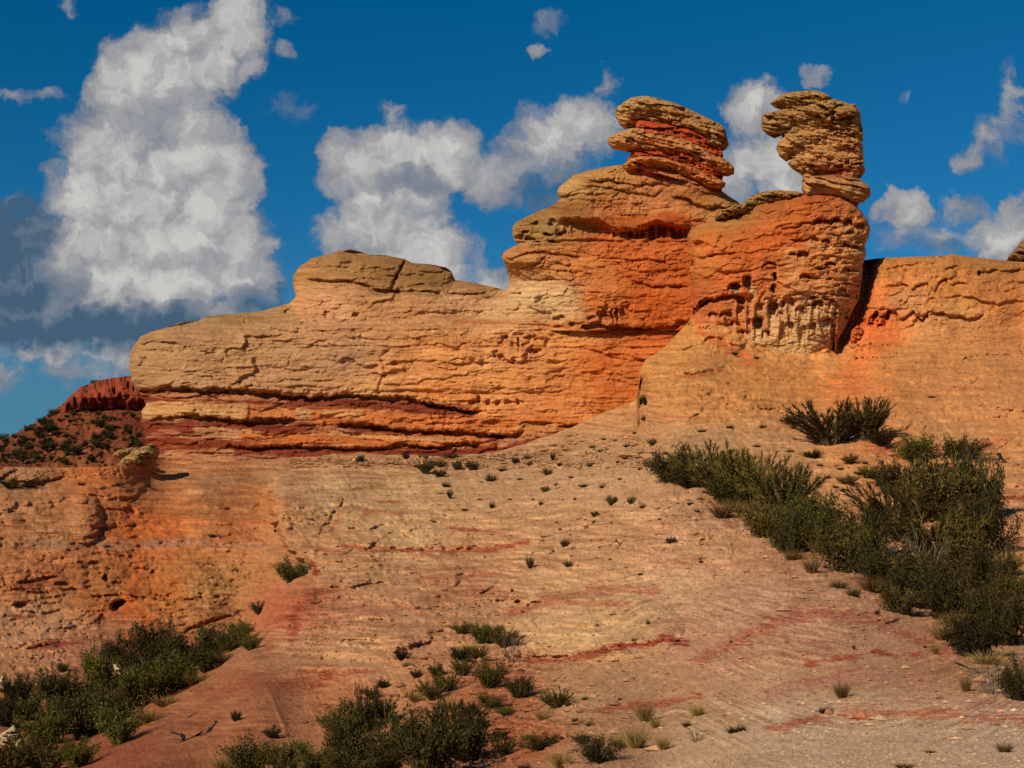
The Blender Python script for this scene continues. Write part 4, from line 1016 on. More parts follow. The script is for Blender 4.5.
def tubes(paths, rad):
    co, fa = [], []
    k = 0
    for p in paths:
        p = np.asarray(p)
        for i, q in enumerate(p):
            rr = rad * (1 - 0.7 * i / (len(p) - 1))
            for a in (0, 2.094, 4.189):
                co.append(q + np.array([math.cos(a), math.sin(a), 0]) * rr)
            if i:
                for a in range(3):
                    b = (a + 1) % 3
                    fa.append((k + (i - 1) * 3 + a, k + (i - 1) * 3 + b, k + i * 3 + b, k + i * 3 + a))
        k += len(p) * 3
    return np.array(co), np.array(fa)


def norm(v):
    return v / (np.linalg.norm(v, axis=-1, keepdims=True) + 1e-9)


def stems_for(r, n, lean, base_r, lo, hi):
    out = []
    for i in range(n):
        a = r.uniform(0, 2 * math.pi)
        q = np.array([math.cos(a), math.sin(a)])
        L = r.uniform(lo, hi)
        th = lean * math.sqrt(r.uniform(0, 1))
        b = np.array([q[0] * base_r * r.uniform(0, 1), q[1] * base_r * r.uniform(0, 1), 0])
        p = [b]
        d = np.array([q[0] * math.sin(th * .6), q[1] * math.sin(th * .6), math.cos(th * .6)])
        for j in range(4):
            d = norm(d + np.array([q[0], q[1], 0]) * 0.10 * th + r.normal(size=3) * 0.11)
            p.append(p[-1] + d * L / 4)
        out.append(np.array(p))
    return out


def along(paths, r, per, t0):
    B, D = [], []
    for p in paths:
        t = t0 + (1 - t0) * r.uniform(0, 1, per) ** 0.8
        f = t * (len(p) - 1)
        i = np.minimum(f.astype(int), len(p) - 2)
        B.append(p[i] + (p[i + 1] - p[i]) * (f - i)[:, None])
        D.append(norm(p[i + 1] - p[i]))
    return np.concatenate(B), np.concatenate(D)


def shrub_arrays(kind, seed):
    r = np.random.RandomState(seed)
    if kind == 'broom':
        st = stems_for(r, 58, 1.0, .16, .55, 1.05)
        b, d = along(st, r, 78, .12)
        dd = norm(d + r.normal(size=d.shape) * .42)
        fol = blades(b, dd, r.uniform(.07, .17, len(b)), .023, r)
        return fol, tubes(st, .010)
    if kind == 'leafy':
        st = stems_for(r, 34, 1.25, .10, .5, 1.0)
        b, d = along(st, r, 140, .12)
        b = b + r.normal(size=b.shape) * .055
        dd = norm(r.normal(size=d.shape) + np.array([0, 0, .5]))
        fol = blades(b, dd, r.uniform(.035, .08, len(b)), .036, r)
        return fol, tubes(st, .012)
    if kind == 'dark':
        st = stems_for(r, 40, 1.45, .20, .5, .95)
        b, d = along(st, r, 125, .1)
        b = b + r.normal(size=b.shape) * .05
        dd = norm(d * .6 + r.normal(size=d.shape) * .7)
        fol = blades(b, dd, r.uniform(.05, .11, len(b)), .030, r)
        return fol, tubes(st, .010)
    if kind == 'grass':
        n = 420
        a = r.uniform(0, 2 * math.pi, n)
        th = .75 * np.sqrt(r.uniform(0, 1, n))
        d = np.stack([np.cos(a) * np.sin(th), np.sin(a) * np.sin(th), np.cos(th)], 1)
        b = np.stack([np.cos(a) * .16 * r.uniform(0, 1, n), np.sin(a) * .16 * r.uniform(0, 1, n), 0 * a], 1)
        return blades(b, d, r.uniform(.45, 1.05, n), .024, r, .25), None
    if kind == 'dead':
        st = stems_for(r, 16, 1.1, .12, .6, 1.0)
        tw = []
        for p in st:
            for k in range(5):
                i = r.randint(1, 4)
                q = p[i]
                v = norm(norm(p[i] - p[i - 1]) + r.normal(size=3) * .6)
                tw.append(np.array([q, q + v * .12, q + v * .2 + r.normal(size=3) * .03]))
        return None, tubes(st + tw, .011)
    if kind == 'tuft':
        n = 230
        a = r.uniform(0, 2 * math.pi, n)
        th = 1.25 * np.sqrt(r.uniform(0, 1, n))
        d = np.stack([np.cos(a) * np.sin(th), np.sin(a) * np.sin(th), np.cos(th)], 1)
        b = np.stack([np.cos(a), np.sin(a), 0 * a], 1) * (r.uniform(0, .32, n))[:, None]
        return blades(b, d, r.uniform(.35, 1.0, n), .07, r, .1), None


MATS = {'broom': M_BROOM, 'leafy': M_GREEN, 'dark': M_DARK, 'grass': M_GOLD, 'tuft': M_TUFT, 'dead': M_TWIG}
NAMES = {'broom': 'broom_shrub', 'leafy': 'green_shrub', 'dark': 'dark_shrub', 'grass': 'grass_tuft', 'tuft': 'small_tuft', 'dead': 'dead_shrub'}
CATS = {'broom': 'shrub', 'leafy': 'shrub', 'dark': 'shrub', 'grass': 'grass tuft', 'tuft': 'plant tuft', 'dead': 'dead shrub'}
_proto = {}


def proto(kind, var, mat=None):
    """mesh data of one plant variant, built once and shared by its copies"""
    key = (kind, var, mat)
    if key not in _proto:
        fol, st = shrub_arrays(kind, 900 + 17 * var + len(kind))
        r = np.random.RandomState(var)
        me = []
        if fol is not None:
            n = len(fol[0])
            h = np.repeat(r.uniform(0, 1, n // 3) ** 1.3, 3)
            o = build('foliage' if kind not in ('grass', 'tuft') else NAMES[kind], fol[0], fol[1], mat or MATS[kind], None, np.stack([h, h, h], 1), False)
            me.append(('foliage', o.data))
            bpy.data.objects.remove(o)
        if st is not None:
            h = np.repeat(r.uniform(0, 1, len(st[0]) // 15 + 1), 15)[:len(st[0])]
            o = build('stem', st[0], st[1], M_TWIG, None, np.stack([h, h, h], 1), True)
            me.append(('stem', o.data))
            bpy.data.objects.remove(o)
        _proto[key] = me
    return _proto[key]


def put(kind, loc, h, w, rz, label, group, var, name=None, mat=None, cat=None):
    me = proto(kind, var, mat)
    sx = w / {'broom': 1.25, 'leafy': 1.45, 'dark': 1.6, 'grass': 1.1, 'tuft': 1.5, 'dead': 1.3}[kind]
    sz = h / {'broom': .98, 'leafy': .92, 'dark': .8, 'grass': .9, 'tuft': .8, 'dead': .9}[kind]
    if len(me) == 1:
        o = bpy.data.objects.new(name or NAMES[kind], me[0][1])
        COL.objects.link(o)
    else:
        o = bpy.data.objects.new(name or NAMES[kind], None)
        COL.objects.link(o)
        o.empty_display_size = .2
        for nm, d in me:
            c = bpy.data.objects.new(nm, d)
            COL.objects.link(c)
            c.parent = o
    o.location, o.rotation_euler, o.scale = loc, (0, 0, rz), (sx, sx, sz)
    tag(o, label, cat or CATS[kind], group)
    return o


RT = 'shrubs of the right-hand thicket'
GL = 'shrubs in the left gully'
BC = 'shrubs at the bottom centre'
# kind, base x, base y, height, width (angular), label, group
PLANTS = [
    ('broom', 832, 444, 44, 84, 'wide bristly dark shrub standing alone above the thicket, below the buttress', RT), ('broom', 866, 440, 46, 44, 'thin upright twiggy shrub leaning right beside the lone bristly shrub', RT),
    ('dark', 795, 425, 12, 28, 'low dark green shrub at the left foot of the lone bristly shrub', RT), ('broom', 880, 446, 18, 30, 'low brown shrub at the right foot of the lone bristly shrub', RT),
    ('leafy', 672, 482, 40, 50, 'leafy green shrub at the upper left tip of the thicket', RT), ('broom', 698, 486, 44, 56, 'second shrub from the upper left tip of the thicket', RT), ('broom', 724, 498, 56, 60, 'third shrub from the upper left tip of the thicket', RT),
    ('broom', 752, 508, 60, 62, 'tall dark shrub in the middle of the upper arm of the thicket', RT), ('broom', 782, 518, 62, 64, 'tall dark shrub at the lower right end of the upper arm of the thicket', RT), ('leafy', 812, 534, 54, 64, 'olive shrub where the two arms of the thicket meet', RT),
    ('dark', 690, 488, 24, 40, 'low black-green shrub in front of the second shrub from the thicket tip', RT), ('leafy', 766, 536, 40, 56, 'green shrub at the lower edge of the thicket above the bare hump', RT), ('dark', 792, 552, 44, 54, 'dark shrub at the lower edge of the thicket, above two straw tufts', RT),
    ('leafy', 932, 520, 74, 84, 'tallest leafy shrub, at the top of the right arm of the thicket', RT), ('dark', 974, 522, 70, 62, 'tall brownish dark shrub right of the tallest leafy one', RT), ('leafy', 918, 462, 34, 44, 'small leafy shrub at the crown of the right arm of the thicket', RT),
    ('leafy', 962, 458, 24, 50, 'low leafy shrub under the dark rock ledge at the thicket top', RT), ('broom', 895, 540, 64, 72, 'olive shrub left of the tallest leafy one', RT), ('broom', 940, 566, 66, 80, 'broad shrub below the tallest leafy one', RT), ('dark', 985, 556, 62, 60, 'black-green shrub at the right rim of the thicket', RT),
    ('leafy', 850, 572, 54, 66, 'rounded green shrub at the foot of the meeting arms of the thicket', RT), ('leafy', 884, 588, 52, 66, 'rounded green shrub beside the rusty tufts at the thicket foot', RT), ('dark', 922, 608, 56, 76, 'wide dark shrub in the lower thicket behind the grey dead twigs', RT),
    ('dark', 962, 624, 60, 80, 'wide black shrub in the lowest part of the thicket', RT), ('dark', 1004, 644, 64, 70, 'dark shrub at the lower right corner of the thicket', RT), ('dark', 975, 656, 40, 60, 'low dark shrub forming the lowest tip of the thicket', RT), ('leafy', 900, 614, 34, 50, 'low olive shrub on the lower left rim of the right arm', RT),
    ('leafy', 1012, 600, 34, 40, 'yellowish green shrub at the right picture edge beside the thicket', RT), ('dead', 925, 584, 60, 60, 'grey dead shrub with bare twigs in the middle of the thicket', RT), ('dead', 885, 570, 36, 34, 'small bare twiggy shrub in the left of the thicket', RT), ('dead', 862, 430, 40, 36, 'bare grey twigs rising from the lone bristly shrub', RT),
    ('leafy', 868, 478, 14, 26, 'sparse low shrub on the sand between the lone shrub and the thicket', RT), ('leafy', 848, 484, 10, 24, 'flat sparse shrub on the sand above the meeting arms', RT), ('dark', 812, 458, 9, 22, 'flat dark shrub on the sand left of the sparse ones', RT), ('leafy', 850, 464, 12, 18, 'small pale shrub just below the lone bristly shrub', RT),
    ('dark', 905, 500, 44, 54, 'dark brushy shrub on the upper left shoulder of the tallest leafy one', RT), ('dark', 945, 500, 50, 60, 'dark shrub hidden behind the tallest leafy one', RT), ('dark', 868, 552, 46, 60, 'dark shrub between the two arms, left of the dead twigs', RT), ('leafy', 940, 600, 54, 70, 'olive shrub just below the grey dead twigs', RT),
    ('dark', 990, 590, 50, 60, 'black-green shrub under the right rim of the thicket', RT), ('leafy', 1000, 626, 40, 56, 'yellowish shrub at the right edge above the corner shrub', RT), ('dark', 738, 506, 40, 64, 'black-green shrub at the base of the tall dark one', RT), ('leafy', 800, 540, 46, 60, 'olive shrub between the upper arm and the pale golden tuft', RT),
    ('leafy', 960, 574, 54, 60, 'pale olive shrub right of the dead twigs', RT), ('dark', 832, 556, 40, 56, 'dark shrub right above the pale golden tuft', RT),
    ('dead', 990, 694, 42, 46, 'bare branching dead shrub at the right edge on the gravel hump', RT), ('dark', 1018, 700, 40, 40, 'dark grassy clump at the right edge beside the dead shrub', RT),
    ('grass', 722, 518, 22, 30, 'straw tuft below the upper arm of the thicket', RT), ('grass', 752, 512, 20, 26, 'brown grass tuft under the tall dark shrub of the upper arm', RT), ('grass', 758, 528, 10, 18, 'small brown tuft right of the straw tuft below the upper arm', RT), ('grass', 818, 552, 28, 28, 'golden tuft inside the lower edge of the thicket', RT),
    ('grass', 812, 573, 22, 22, 'pale golden tuft at the lower left edge of the thicket', RT), ('grass', 794, 560, 14, 26, 'brown tuft left of the pale golden tuft', RT), ('tuft', 838, 588, 12, 18, 'dark rusty tuft on bare sand below the rounded shrubs', RT), ('tuft', 854, 596, 12, 16, 'second dark rusty tuft on bare sand below the rounded shrubs', RT), ('grass', 872, 592, 22, 30, 'rusty brown tuft at the foot of the right arm of the thicket', RT),
    ('grass', 952, 630, 24, 26, 'yellow tuft in front of the wide black shrub', RT), ('grass', 935, 654, 14, 12, 'small bright yellow tuft on bare ground below the thicket', RT), ('grass', 966, 692, 24, 14, 'upright golden tuft left of the bare dead shrub', RT), ('grass', 1004, 752, 12, 22, 'golden tuft on the gravel near the right bottom corner', RT),
    ('grass', 1010, 574, 34, 30, 'tall rusty grass clump at the right edge above the thicket foot', RT), ('grass', 1000, 600, 22, 40, 'straw grass patch at the right edge of the thicket', RT), ('grass', 988, 664, 16, 40, 'brown grass patch below the lowest dark shrub', RT), ('grass', 700, 478, 12, 18, 'brown tuft in front of the second thicket shrub', RT),
    ('grass', 842, 698, 22, 20, 'golden tuft with long seed stalks on the striped hump', RT), ('tuft', 826, 713, 9, 16, 'squat brown tuft just left of the golden seed-stalk tuft', RT), ('grass', 930, 753, 4, 14, 'flat straw tuft on the gravel right of the middle', RT), ('grass', 905, 768, 6, 26, 'straw tuft at the bottom edge on the gravel', RT), ('leafy', 854, 650, 6, 4, 'tiny green sprig on the pale band of the hump', RT),
    ('grass', 880, 530, 30, 34, 'tan grass clump in the gap between the two arms of the thicket', RT), ('grass', 905, 590, 28, 34, 'rusty grass clump in front of the dead twigs', RT), ('grass', 945, 640, 22, 34, 'brown grass clump at the lower left of the wide black shrub', RT), ('grass', 835, 540, 22, 26, 'tan grass clump above the rounded green shrubs', RT),
    ('grass', 1000, 620, 26, 40, 'pale straw clump beside the yellowish shrub at the right edge', RT), ('grass', 780, 548, 18, 30, 'brown grass clump beneath the lower edge shrub of the upper arm', RT), ('grass', 985, 574, 24, 30, 'tan grass clump at the right rim of the thicket', RT), ('grass', 735, 512, 18, 26, 'rusty grass clump beneath the third thicket shrub', RT),
    # bottom centre
    ('leafy', 428, 776, 78, 84, 'largest bushy green shrub at the bottom centre', BC), ('broom', 455, 746, 46, 54, 'bristly shrub behind the right shoulder of the largest bottom shrub', BC), ('leafy', 405, 752, 44, 46, 'green shrub behind the left shoulder of the largest bottom shrub', BC), ('dark', 465, 762, 48, 56, 'dark shrub at the right foot of the largest bottom shrub', BC),
    ('leafy', 489, 688, 34, 36, 'leafy dark green shrub in the middle of the scattered ones', BC), ('dark', 462, 662, 18, 22, 'small dark shrub left of the bent brown one', BC), ('leafy', 462, 634, 14, 26, 'green shrub at the top of the scattered patch', BC), ('leafy', 481, 643, 24, 30, 'olive shrub beside the topmost one of the patch', BC), ('dead', 512, 662, 36, 32, 'bent brown twiggy shrub at the right rim of the patch', BC),
    ('broom', 505, 648, 22, 28, 'brown shrub above the bent twiggy one', BC), ('dark', 402, 660, 12, 16, 'small black shrub on pale rock left of the patch', BC), ('tuft', 409, 667, 8, 12, 'tiny olive tuft below the small black shrub on pale rock', BC), ('dark', 437, 676, 13, 18, 'dark little shrub left of the middle of the patch', BC), ('dark', 416, 678, 9, 12, 'tiny dark shrub on red soil left of the patch', BC), ('broom', 446, 692, 22, 24, 'thin olive shrub above the largest bottom shrub', BC),
    ('broom', 462, 676, 18, 22, 'thin brown shrub above the leafy dark green one', BC), ('dark', 520, 698, 22, 32, 'black spreading shrub with an upright sprig, right of the patch', BC), ('leafy', 490, 708, 18, 30, 'olive shrub below the leafy dark green one', BC), ('leafy', 506, 715, 10, 22, 'grey-green low shrub on red soil', BC), ('dark', 483, 727, 9, 18, 'low black shrub on red soil below the grey-green one', BC), ('broom', 557, 708, 20, 32, 'pale green bristly shrub on the red soil right of the patch', BC),
    ('grass', 542, 720, 14, 18, 'olive tuft just below the pale green bristly shrub', BC), ('dark', 540, 750, 18, 38, 'low dark wedge-shaped shrub on the pebbly red soil', BC), ('broom', 503, 756, 20, 24, 'brown bristly shrub on the pebbly red soil', BC), ('leafy', 598, 764, 30, 44, 'olive shrub at the bottom edge where the gravel hump begins', BC), ('grass', 562, 768, 22, 30, 'yellow-green tuft at the bottom edge left of the olive shrub', BC), ('grass', 618, 748, 18, 16, 'straw tuft above the olive shrub at the gravel edge', BC),
    ('grass', 645, 722, 26, 24, 'tall golden clump uppermost of three on the slope', BC), ('grass', 636, 748, 28, 30, 'golden clump in the middle of three on the slope', BC), ('grass', 655, 728, 14, 14, 'small golden tuft touching the tall uppermost clump', BC), ('grass', 663, 750, 20, 18, 'upright golden tuft at the gravel edge', BC), ('grass', 697, 716, 15, 20, 'round golden tuft alone on the pale slope', BC), ('tuft', 687, 727, 9, 9, 'dull little tuft below the round golden one', BC), ('dead', 696, 742, 16, 30, 'thin bare sprigs at the edge of the gravel', BC),
    ('tuft', 733, 733, 10, 14, 'dark tuft on the red gravel line, larger of two', BC), ('tuft', 742, 731, 8, 10, 'dark tuft on the red gravel line, smaller of two', BC), ('leafy', 340, 738, 40, 44, 'crooked tree-like shrub with a leaning bare stem', BC), ('dark', 363, 732, 40, 42, 'black shadowy shrub right of the crooked tree-like one', BC), ('dark', 350, 762, 42, 56, 'black shrub at the foot of the crooked tree-like one', BC), ('broom', 385, 722, 26, 26, 'brown bristly shrub left of the largest bottom shrub', BC),
    ('leafy', 252, 774, 40, 56, 'bright green shrub at the left end of the bottom row', BC), ('leafy', 284, 774, 34, 46, 'bright green shrub second in the bottom row', BC), ('leafy', 316, 776, 36, 50, 'green shrub third in the bottom row', BC), ('leafy', 352, 780, 34, 60, 'green shrub fourth in the bottom row, under the black one', BC), ('dark', 385, 776, 40, 46, 'dark shrub between the bottom row and the largest shrub', BC), ('leafy', 272, 738, 14, 20, 'thin sprig shrub on the red slope above the bottom row', BC), ('dark', 236, 721, 12, 11, 'single black bush on the red slope at the left', BC), ('grass', 390, 750, 26, 30, 'pale straw tuft between the black shrub and the largest one', BC),
    ('dark', 384, 688, 10, 14, 'small black bush under the red ledge', BC), ('grass', 225, 772, 22, 30, 'brown grass at the bottom edge left of the bright green row', BC),
    ('broom', 478, 660, 14, 20, 'thin straw-brown shrub between the topmost olive one and the leafy dark one', BC), ('grass', 470, 652, 12, 18, 'rusty grass below the topmost shrub of the patch', BC), ('leafy', 495, 634, 10, 20, 'flat olive shrub at the upper right end of the patch', BC), ('grass', 450, 712, 20, 24, 'olive-brown grass between the largest bottom shrub and the patch', BC),
    ('dark', 470, 716, 16, 22, 'dark shrub on the red soil just right of the largest bottom shrub', BC), ('broom', 432, 700, 22, 26, 'pale bristly shrub above the left of the largest bottom shrub', BC), ('grass', 415, 702, 16, 20, 'straw grass above the left shoulder of the largest bottom shrub', BC), ('dark', 498, 742, 12, 20, 'black little shrub on the pebbly soil below the grey-green one', BC),
    ('leafy', 582, 744, 12, 20, 'low olive sprig shrub beside the straw tuft at the gravel edge', BC), ('grass', 525, 740, 10, 16, 'small straw tuft above the dark wedge-shaped shrub', BC), ('broom', 372, 700, 14, 18, 'small brown bristly shrub above the black shadowy one', BC), ('grass', 300, 748, 14, 22, 'pale grass above the second bright green shrub of the bottom row', BC),
    # left
    ('leafy', 291, 581, 26, 36, 'olive bush alone on the face beside the dark red rock patch', None), ('dark', 259, 614, 14, 18, 'dark bush at the upper end of the gully', GL), ('tuft', 213, 537, 6, 12, 'small dark tuft on the bench of the left face', None),
    ('dark', 154, 658, 42, 48, 'round brown-topped bush, tallest at the back of the gully', GL), ('dark', 120, 668, 32, 42, 'black-green bush left of the round brown-topped one', GL), ('leafy', 190, 668, 44, 58, 'green bush right of the round brown-topped one', GL), ('leafy', 218, 654, 32, 44, 'green bush at the upper right of the gully', GL), ('leafy', 240, 640, 24, 32, 'yellowish bush near the upper end of the gully', GL),
    ('leafy', 94, 690, 48, 44, 'upright green bush at the left of the gully middle', GL), ('leafy', 118, 714, 48, 62, 'large green bush in front of the white rock', GL), ('leafy', 152, 702, 52, 62, 'large green bush right of the white rock', GL), ('dark', 60, 704, 38, 50, 'dark bush left of the upright green one', GL), ('leafy', 84, 738, 48, 58, 'green bush in the lower middle of the gully', GL), ('leafy', 120, 744, 44, 50, 'green bush at the near edge of the gully', GL),
    ('leafy', 44, 748, 46, 52, 'green bush right of the pale pyramid rock', GL), ('broom', 8, 778, 42, 54, 'bristly dark bush below the pale pyramid rock', GL), ('broom', 44, 776, 40, 54, 'bristly dark bush at the bottom left edge', GL), ('dark', 17, 702, 32, 34, 'black bush at the left picture edge', GL), ('dark', 2, 726, 30, 32, 'black bush at the left edge behind the pyramid rock', GL), ('leafy', 76, 768, 34, 40, 'green bush lowest in the gully', GL),
    ('dark', 138, 688, 34, 54, 'black-green bush directly behind the large green one right of the white rock', GL), ('dark', 172, 680, 34, 50, 'dark bush between the round brown-topped one and the near bank', GL), ('leafy', 206, 672, 30, 46, 'olive bush on the near bank below the upper right green one', GL), ('dark', 100, 730, 38, 54, 'dark bush in the very middle of the lower gully', GL),
    ('leafy', 62, 734, 40, 50, 'green bush between the pyramid rock and the lower middle of the gully', GL), ('dark', 232, 650, 22, 36, 'dark bush under the yellowish one at the upper gully', GL), ('leafy', 24, 720, 30, 44, 'green bush just above the pale pyramid rock', GL), ('dark', 80, 712, 34, 50, 'black-green bush in front of the upright green one', GL), ('grass', 150, 722, 16, 34, 'tan grass between two green bushes on the near bank', GL),
    ('grass', 222, 664, 14, 30, 'yellow grass patch at the upper near edge of the gully', GL), ('grass', 196, 684, 14, 34, 'yellow-brown grass patch at the middle near edge of the gully', GL), ('grass', 165, 706, 14, 36, 'brown grass patch at the near edge of the gully below it', GL), ('grass', 136, 728, 12, 30, 'brown grass patch on the near bank of the gully', GL), ('leafy', 250, 650, 16, 26, 'yellow-green low bush on the near bank at the gully top', GL), ('leafy', 178, 690, 34, 44, 'low green bush in the middle of the near bank', GL), ('dark', 62, 672, 10, 12, 'tiny black bush at the foot of the left face', GL),
    ('dark', 10, 488, 10, 24, 'dark bush in the crack of the crest at the left edge', None), ('tuft', 30, 487, 7, 18, 'dark tuft under the crest ledge at the left', None), ('tuft', 82, 485, 5, 10, 'tiny tuft on the bench, leftmost of three', None), ('tuft', 118, 485, 4, 8, 'tiny tuft on the bench, middle of three', None), ('tuft', 147, 486, 5, 10, 'tiny tuft on the bench, rightmost of three', None),
    ('dark', 646, 405, 12, 12, 'dark bush at the left edge of the ledge block', None), ('tuft', 645, 420, 7, 9, 'tuft at the foot of the ledge block', None), ('tuft', 734, 355, 6, 8, 'dark tuft on the sandy ramp under the buttress, larger of two', None), ('tuft', 756, 359, 4, 7, 'dark tuft on the sandy ramp under the buttress, smaller of two', None), ('tuft', 931, 398, 4, 8, 'dark tuft alone on the smooth right slope', None),
]
TINY = 'tufts dotted over the pale slope'
for (x, y, h, w) in [(360, 462, 9, 13), (406, 459, 9, 11), (423, 459, 10, 17), (452, 458, 9, 22), (425, 474, 14, 17), (441, 467, 10, 13), (440, 477, 10, 13), (446, 487, 8, 10), (457, 470, 10, 13), (473, 470, 10, 20), (491, 481, 13, 19), (503, 471, 6, 12), (516, 464, 8, 12), (530, 466, 9, 9), (528, 459, 8, 10),
                     (547, 475, 9, 14), (560, 466, 6, 10), (553, 461, 10, 8), (545, 492, 8, 9), (541, 505, 5, 6), (492, 508, 8, 6), (450, 499, 9, 8), (465, 511, 5, 7), (584, 487, 6, 12), (603, 488, 5, 8), (592, 466, 6, 17), (604, 440, 5, 9), (593, 448, 4, 9), (627, 447, 5, 12), (635, 434, 4, 8), (652, 446, 8, 14), (571, 478, 4, 6), (600, 452, 4, 7),
                     (612, 505, 13, 18), (632, 503, 9, 15), (643, 508, 6, 7), (595, 517, 8, 11), (594, 523, 5, 6), (565, 546, 12, 13), (530, 568, 12, 13), (568, 567, 7, 13), (553, 552, 4, 4), (671, 543, 8, 13), (512, 592, 6, 5), (691, 476, 4, 6), (640, 470, 4, 9), (618, 463, 4, 7), (575, 500, 4, 5), (520, 480, 4, 7), (620, 480, 4, 6), (731, 643, 5, 5), (648, 624, 6, 7), (634, 641, 5, 7), (877, 615, 8, 5), (925, 648, 5, 5), (690, 505, 5, 9), (697, 512, 4, 6),
                     (556, 485, 3, 6), (533, 500, 3, 5), (510, 500, 3, 6), (480, 500, 3, 7), (610, 560, 3, 6), (640, 575, 3, 6), (600, 548, 3, 5), (660, 520, 3, 5), (578, 520, 3, 5), (560, 530, 3, 4), (700, 560, 3, 5), (585, 700, 5, 10), (575, 722, 5, 9), (590, 726, 6, 11), (470, 745, 6, 9), (525, 770, 8, 12), (620, 700, 4, 7), (505, 735, 5, 8), (545, 735, 4, 7)]:
    PLANTS.append((('tuft', 'dark', 'broom', 'tuft', 'dark')[int(x * 7 + y * 3) % 5] if h > 6 else 'tuft', x, y, h, w * (.7 + .1 * (int(x + y) % 6)), 'tiny dark dry tuft dotted on the bare slope', TINY))
for (x, y, h, w) in [(690, 486, 5, 9), (700, 500, 4, 7), (840, 470, 5, 9), (828, 478, 4, 8), (858, 474, 5, 10), (865, 464, 4, 7), (880, 486, 6, 11), (875, 496, 5, 9), (835, 488, 4, 8), (820, 466, 4, 8), (790, 452, 4, 8), (757, 447, 4, 8), (763, 428, 5, 8), (730, 428, 4, 9), (702, 432, 4, 10), (895, 470, 6, 12), (905, 480, 7, 12)]:
    PLANTS.append(('tuft', x, y, h, w, 'small dark tuft on the sand around the upper thicket', 'tufts on the sand around the thicket'))

pr = random.Random(11)
ax, ay = np.array([p[1] for p in PLANTS], float), np.array([min(p[2], 784) for p in PLANTS], float)
PD = slope_depth(ax, ay) - slope_relief(ax, ay) * 1.15
PP = at(ax, ay, PD)
for i, (kind, x, y, h, w, label, group) in enumerate(PLANTS):
    hm, wm = h * PD[i] / F, w * PD[i] / F
    loc = PP[i] - np.array([0, 0, 0.04 * hm])
    var = pr.randrange(4) if kind in ('broom', 'leafy', 'dark') else pr.randrange(3)
    mat = M_BROOM if (kind == 'leafy' and group == RT and i % 3) else None
    k = 1.08 if group in (RT, GL) and kind in ('broom', 'leafy', 'dark') else 1.06
    if group == TINY:
        put(kind, loc, hm * pr.uniform(.8, 1.2), wm, pr.uniform(0, 6.28), label, group, var, name='small_tuft', cat='plant tuft', mat=M_TUFT)
        continue
    put(kind, loc, hm * (1 + (k - 1) * .6), wm * k, pr.uniform(0, 6.28), label, group, var, mat=mat)

# scrub on the distant hill
for k in range(210):
    x = pr.uniform(-6, 140)
    crest = np.interp(x, [p[0] for p in HP[:13]], [p[1] for p in HP[:13]])
    y = pr.uniform(max(crest + 2, 408 if 62 < x < 150 else 0), 464)
    Y = 235 - (y - 380) * 0.42 - 0.3
    s_ = (3.0 + 7.5 * pr.random() ** 2.5) * Y / F
    put('dark', at(x, y, Y + (6 if y < crest + 8 else 0)), s_ * .9, s_ * 1.25, pr.uniform(0, 6), 'dark scrub bush on the distant red hillside', 'scrub on the distant hill', k % 2, name='scrub_bush')
for (x, y, h) in ((94, 386, 8), (108, 383, 4), (4, 442, 11), (-4, 446, 12), (22, 434, 6), (30, 430, 5)):
    put('dark', at(x, y, 226), h * .16, h * .16, 1, 'dark scrub bush standing on the distant skyline', 'scrub on the distant skyline', 0, name='scrub_bush')

# ------------------------------------------------------------------ loose rocks, branches, gravel
def on_slope(x, y, off=0.0):
    a, b = np.array([float(x)]), np.array([float(y)])
    return float((slope_depth(a, b) - slope_relief(a, b) * 1.15)[0]) + off


o = stone('boulder', [(-12, 760), (-8, 740), (2, 733), (14, 725), (18, 730), (26, 742), (22, 752), (10, 764)], on_slope(8, 745, -.9), 1.0, .3, None, 581)
tag(o, 'pale pyramid-shaped rock among the bushes in the bottom left corner', 'boulder')
o = stone('boulder', [(113, 664), (118, 665), (127, 672), (129, 676), (124, 679), (115, 671)], on_slope(120, 690, -1.2), .5, .15, None, 583)
tag(o, 'small white rock showing through the gully bushes', 'boulder')
o = stone('boulder', [(-6, 690), (2, 676), (10, 680), (11, 690), (4, 695)], on_slope(4, 692, -.4), 1.0, .3, None, 585)
tag(o, 'pale rock at the left edge above the black bush', 'boulder')


def branch(name, pts, rad, label, cat):
    pts = np.array([at(x, y, on_slope(x, min(y, 760), -0.12)) for (x, y) in pts])
    twigs = [pts]
    r = np.random.RandomState(len(pts))
    for i in range(1, len(pts)):
        v = r.normal(size=3) * .22
        v[2] = abs(v[2]) * .4
        twigs.append(np.array([pts[i], pts[i] + v * .6, pts[i] + v]))
    co, fa = tubes(twigs, rad)
    o = build(name, co, fa, M_TWIG_DARK, None, np.full((len(co), 3), .3))
    tag(o, label, cat)


M_TWIG_DARK = leaf_material('weathered_wood', (0.03, 0.022, 0.016), (0.09, 0.07, 0.05), 0.0)
branch('dead_branch', [(172, 732), (182, 735), (184, 740), (195, 736), (208, 732), (216, 722)], .07, 'dark crooked dead branch lying on the red slope at the left', 'branch')
branch('dead_branch', [(188, 718), (192, 715), (196, 713)], .06, 'short dark stick above the crooked dead branch', 'branch')
branch('dead_branch', [(998, 453), (1001, 458), (1006, 462)], .10, 'short dark stick lying on the pale rock at the right', 'branch')
branch('dead_branch', [(610, 545), (616, 541), (620, 544), (617, 548)], .05, 'grey dry sprig on the pale slope at the centre', 'branch')
branch('dead_branch', [(955, 662), (968, 668), (985, 672)], .04, 'long thin pale stick at the lowest tip of the thicket', 'branch')


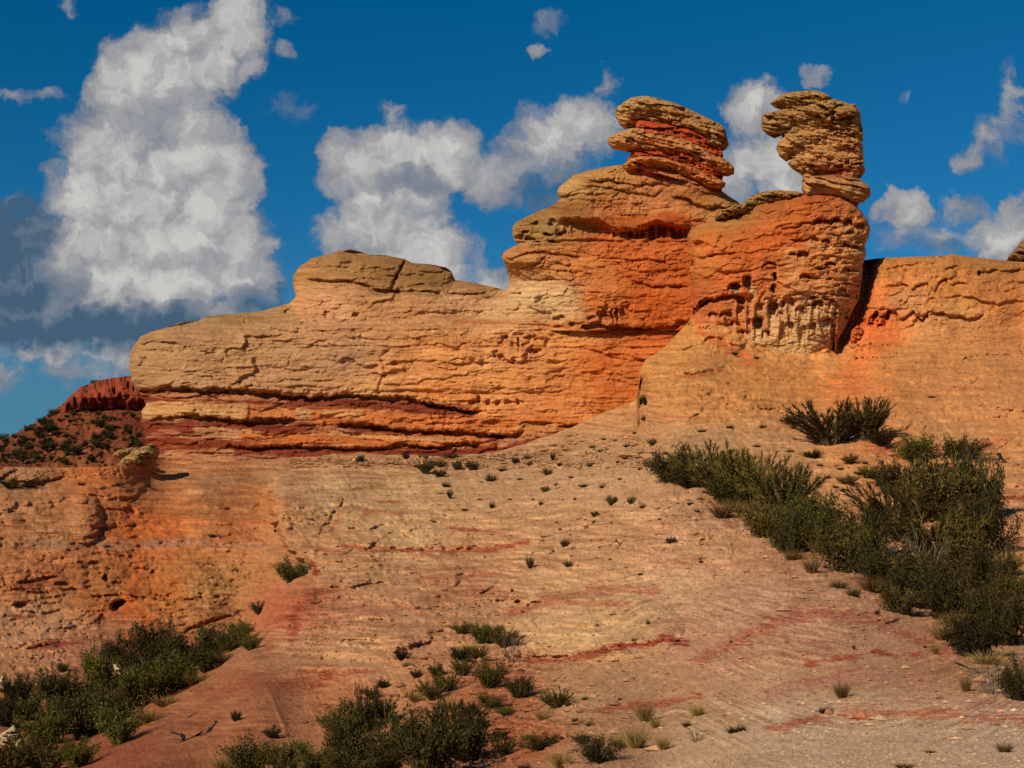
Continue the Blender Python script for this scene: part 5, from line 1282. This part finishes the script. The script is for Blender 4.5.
def pebbles(name, n, fx, fy, size, seed, label, base):
    r = np.random.RandomState(seed)
    ico = np.array([(0, 0, 1), (.9, 0, .2), (.3, .85, .2), (-.7, .5, .2), (-.7, -.5, .2), (.3, -.85, .2), (0, 0, -.5)])
    tri = np.array([(0, 1, 2), (0, 2, 3), (0, 3, 4), (0, 4, 5), (0, 5, 1), (6, 2, 1), (6, 3, 2), (6, 4, 3), (6, 5, 4), (6, 1, 5)])
    x, y = fx(r, n), fy(r, n)
    y = np.maximum(y, np.interp(x, TOPX, TOPY) + (9 if name == 'talus' else 3) + 6 * r.uniform(0, 1, n))
    D = slope_depth(x, y) - slope_relief(x, y) * 1.15
    P = at(x, y, D)
    sc_ = size * np.exp(r.normal(size=n) * (.45 if name == 'gravel' else .62))
    a = r.uniform(0, 6.28, n)
    v = ico[None] * np.array([1.1, 1.1, .62]) * r.uniform(.6, 1.15, (n, 7, 1)) * (r.uniform(.6, 1.1, (n, 1, 3)))
    v = np.stack([v[..., 0] * np.cos(a)[:, None] - v[..., 1] * np.sin(a)[:, None], v[..., 0] * np.sin(a)[:, None] + v[..., 1] * np.cos(a)[:, None], v[..., 2]], -1)
    co = P[:, None] + v * (sc_ * D ** .5)[:, None, None]
    fa = (tri[None] + 7 * np.arange(n)[:, None, None]).reshape(-1, 3)
    c = slope_paint(x, y) * np.exp(r.normal(size=(n, 1)) * .17) * base
    tag(build(name, co, fa, M_STONE, None, np.repeat(c[:, None], 7, 1), False), label, None, None, 'stuff')


def foot(r, n):
    return 768 + 16 - 70 * r.uniform(0, 1, n) ** 1.4


pebbles('gravel', 11000, lambda r, n: r.uniform(560, 1060, n), foot, .0030, 3, 'fine pale gravel covering the hump in the right foreground', .88)
pebbles('scree', 14000, lambda r, n: r.uniform(280, 1040, n), lambda r, n: r.uniform(455, 740, n), .0050, 4, 'small stones strewn over the pale slope', .95)
pebbles('rubble', 2500, lambda r, n: r.normal(500, 70, n), lambda r, n: r.normal(725, 35, n), .0085, 5, 'red stony rubble around the scattered shrubs', .85)
pebbles('talus', 2600, lambda r, n: r.uniform(290, 660, n), lambda r, n: 432 + 36 * r.uniform(0, 1, n) ** .6, .0085, 6, 'broken stones along the foot of the long layered cliff', .9)
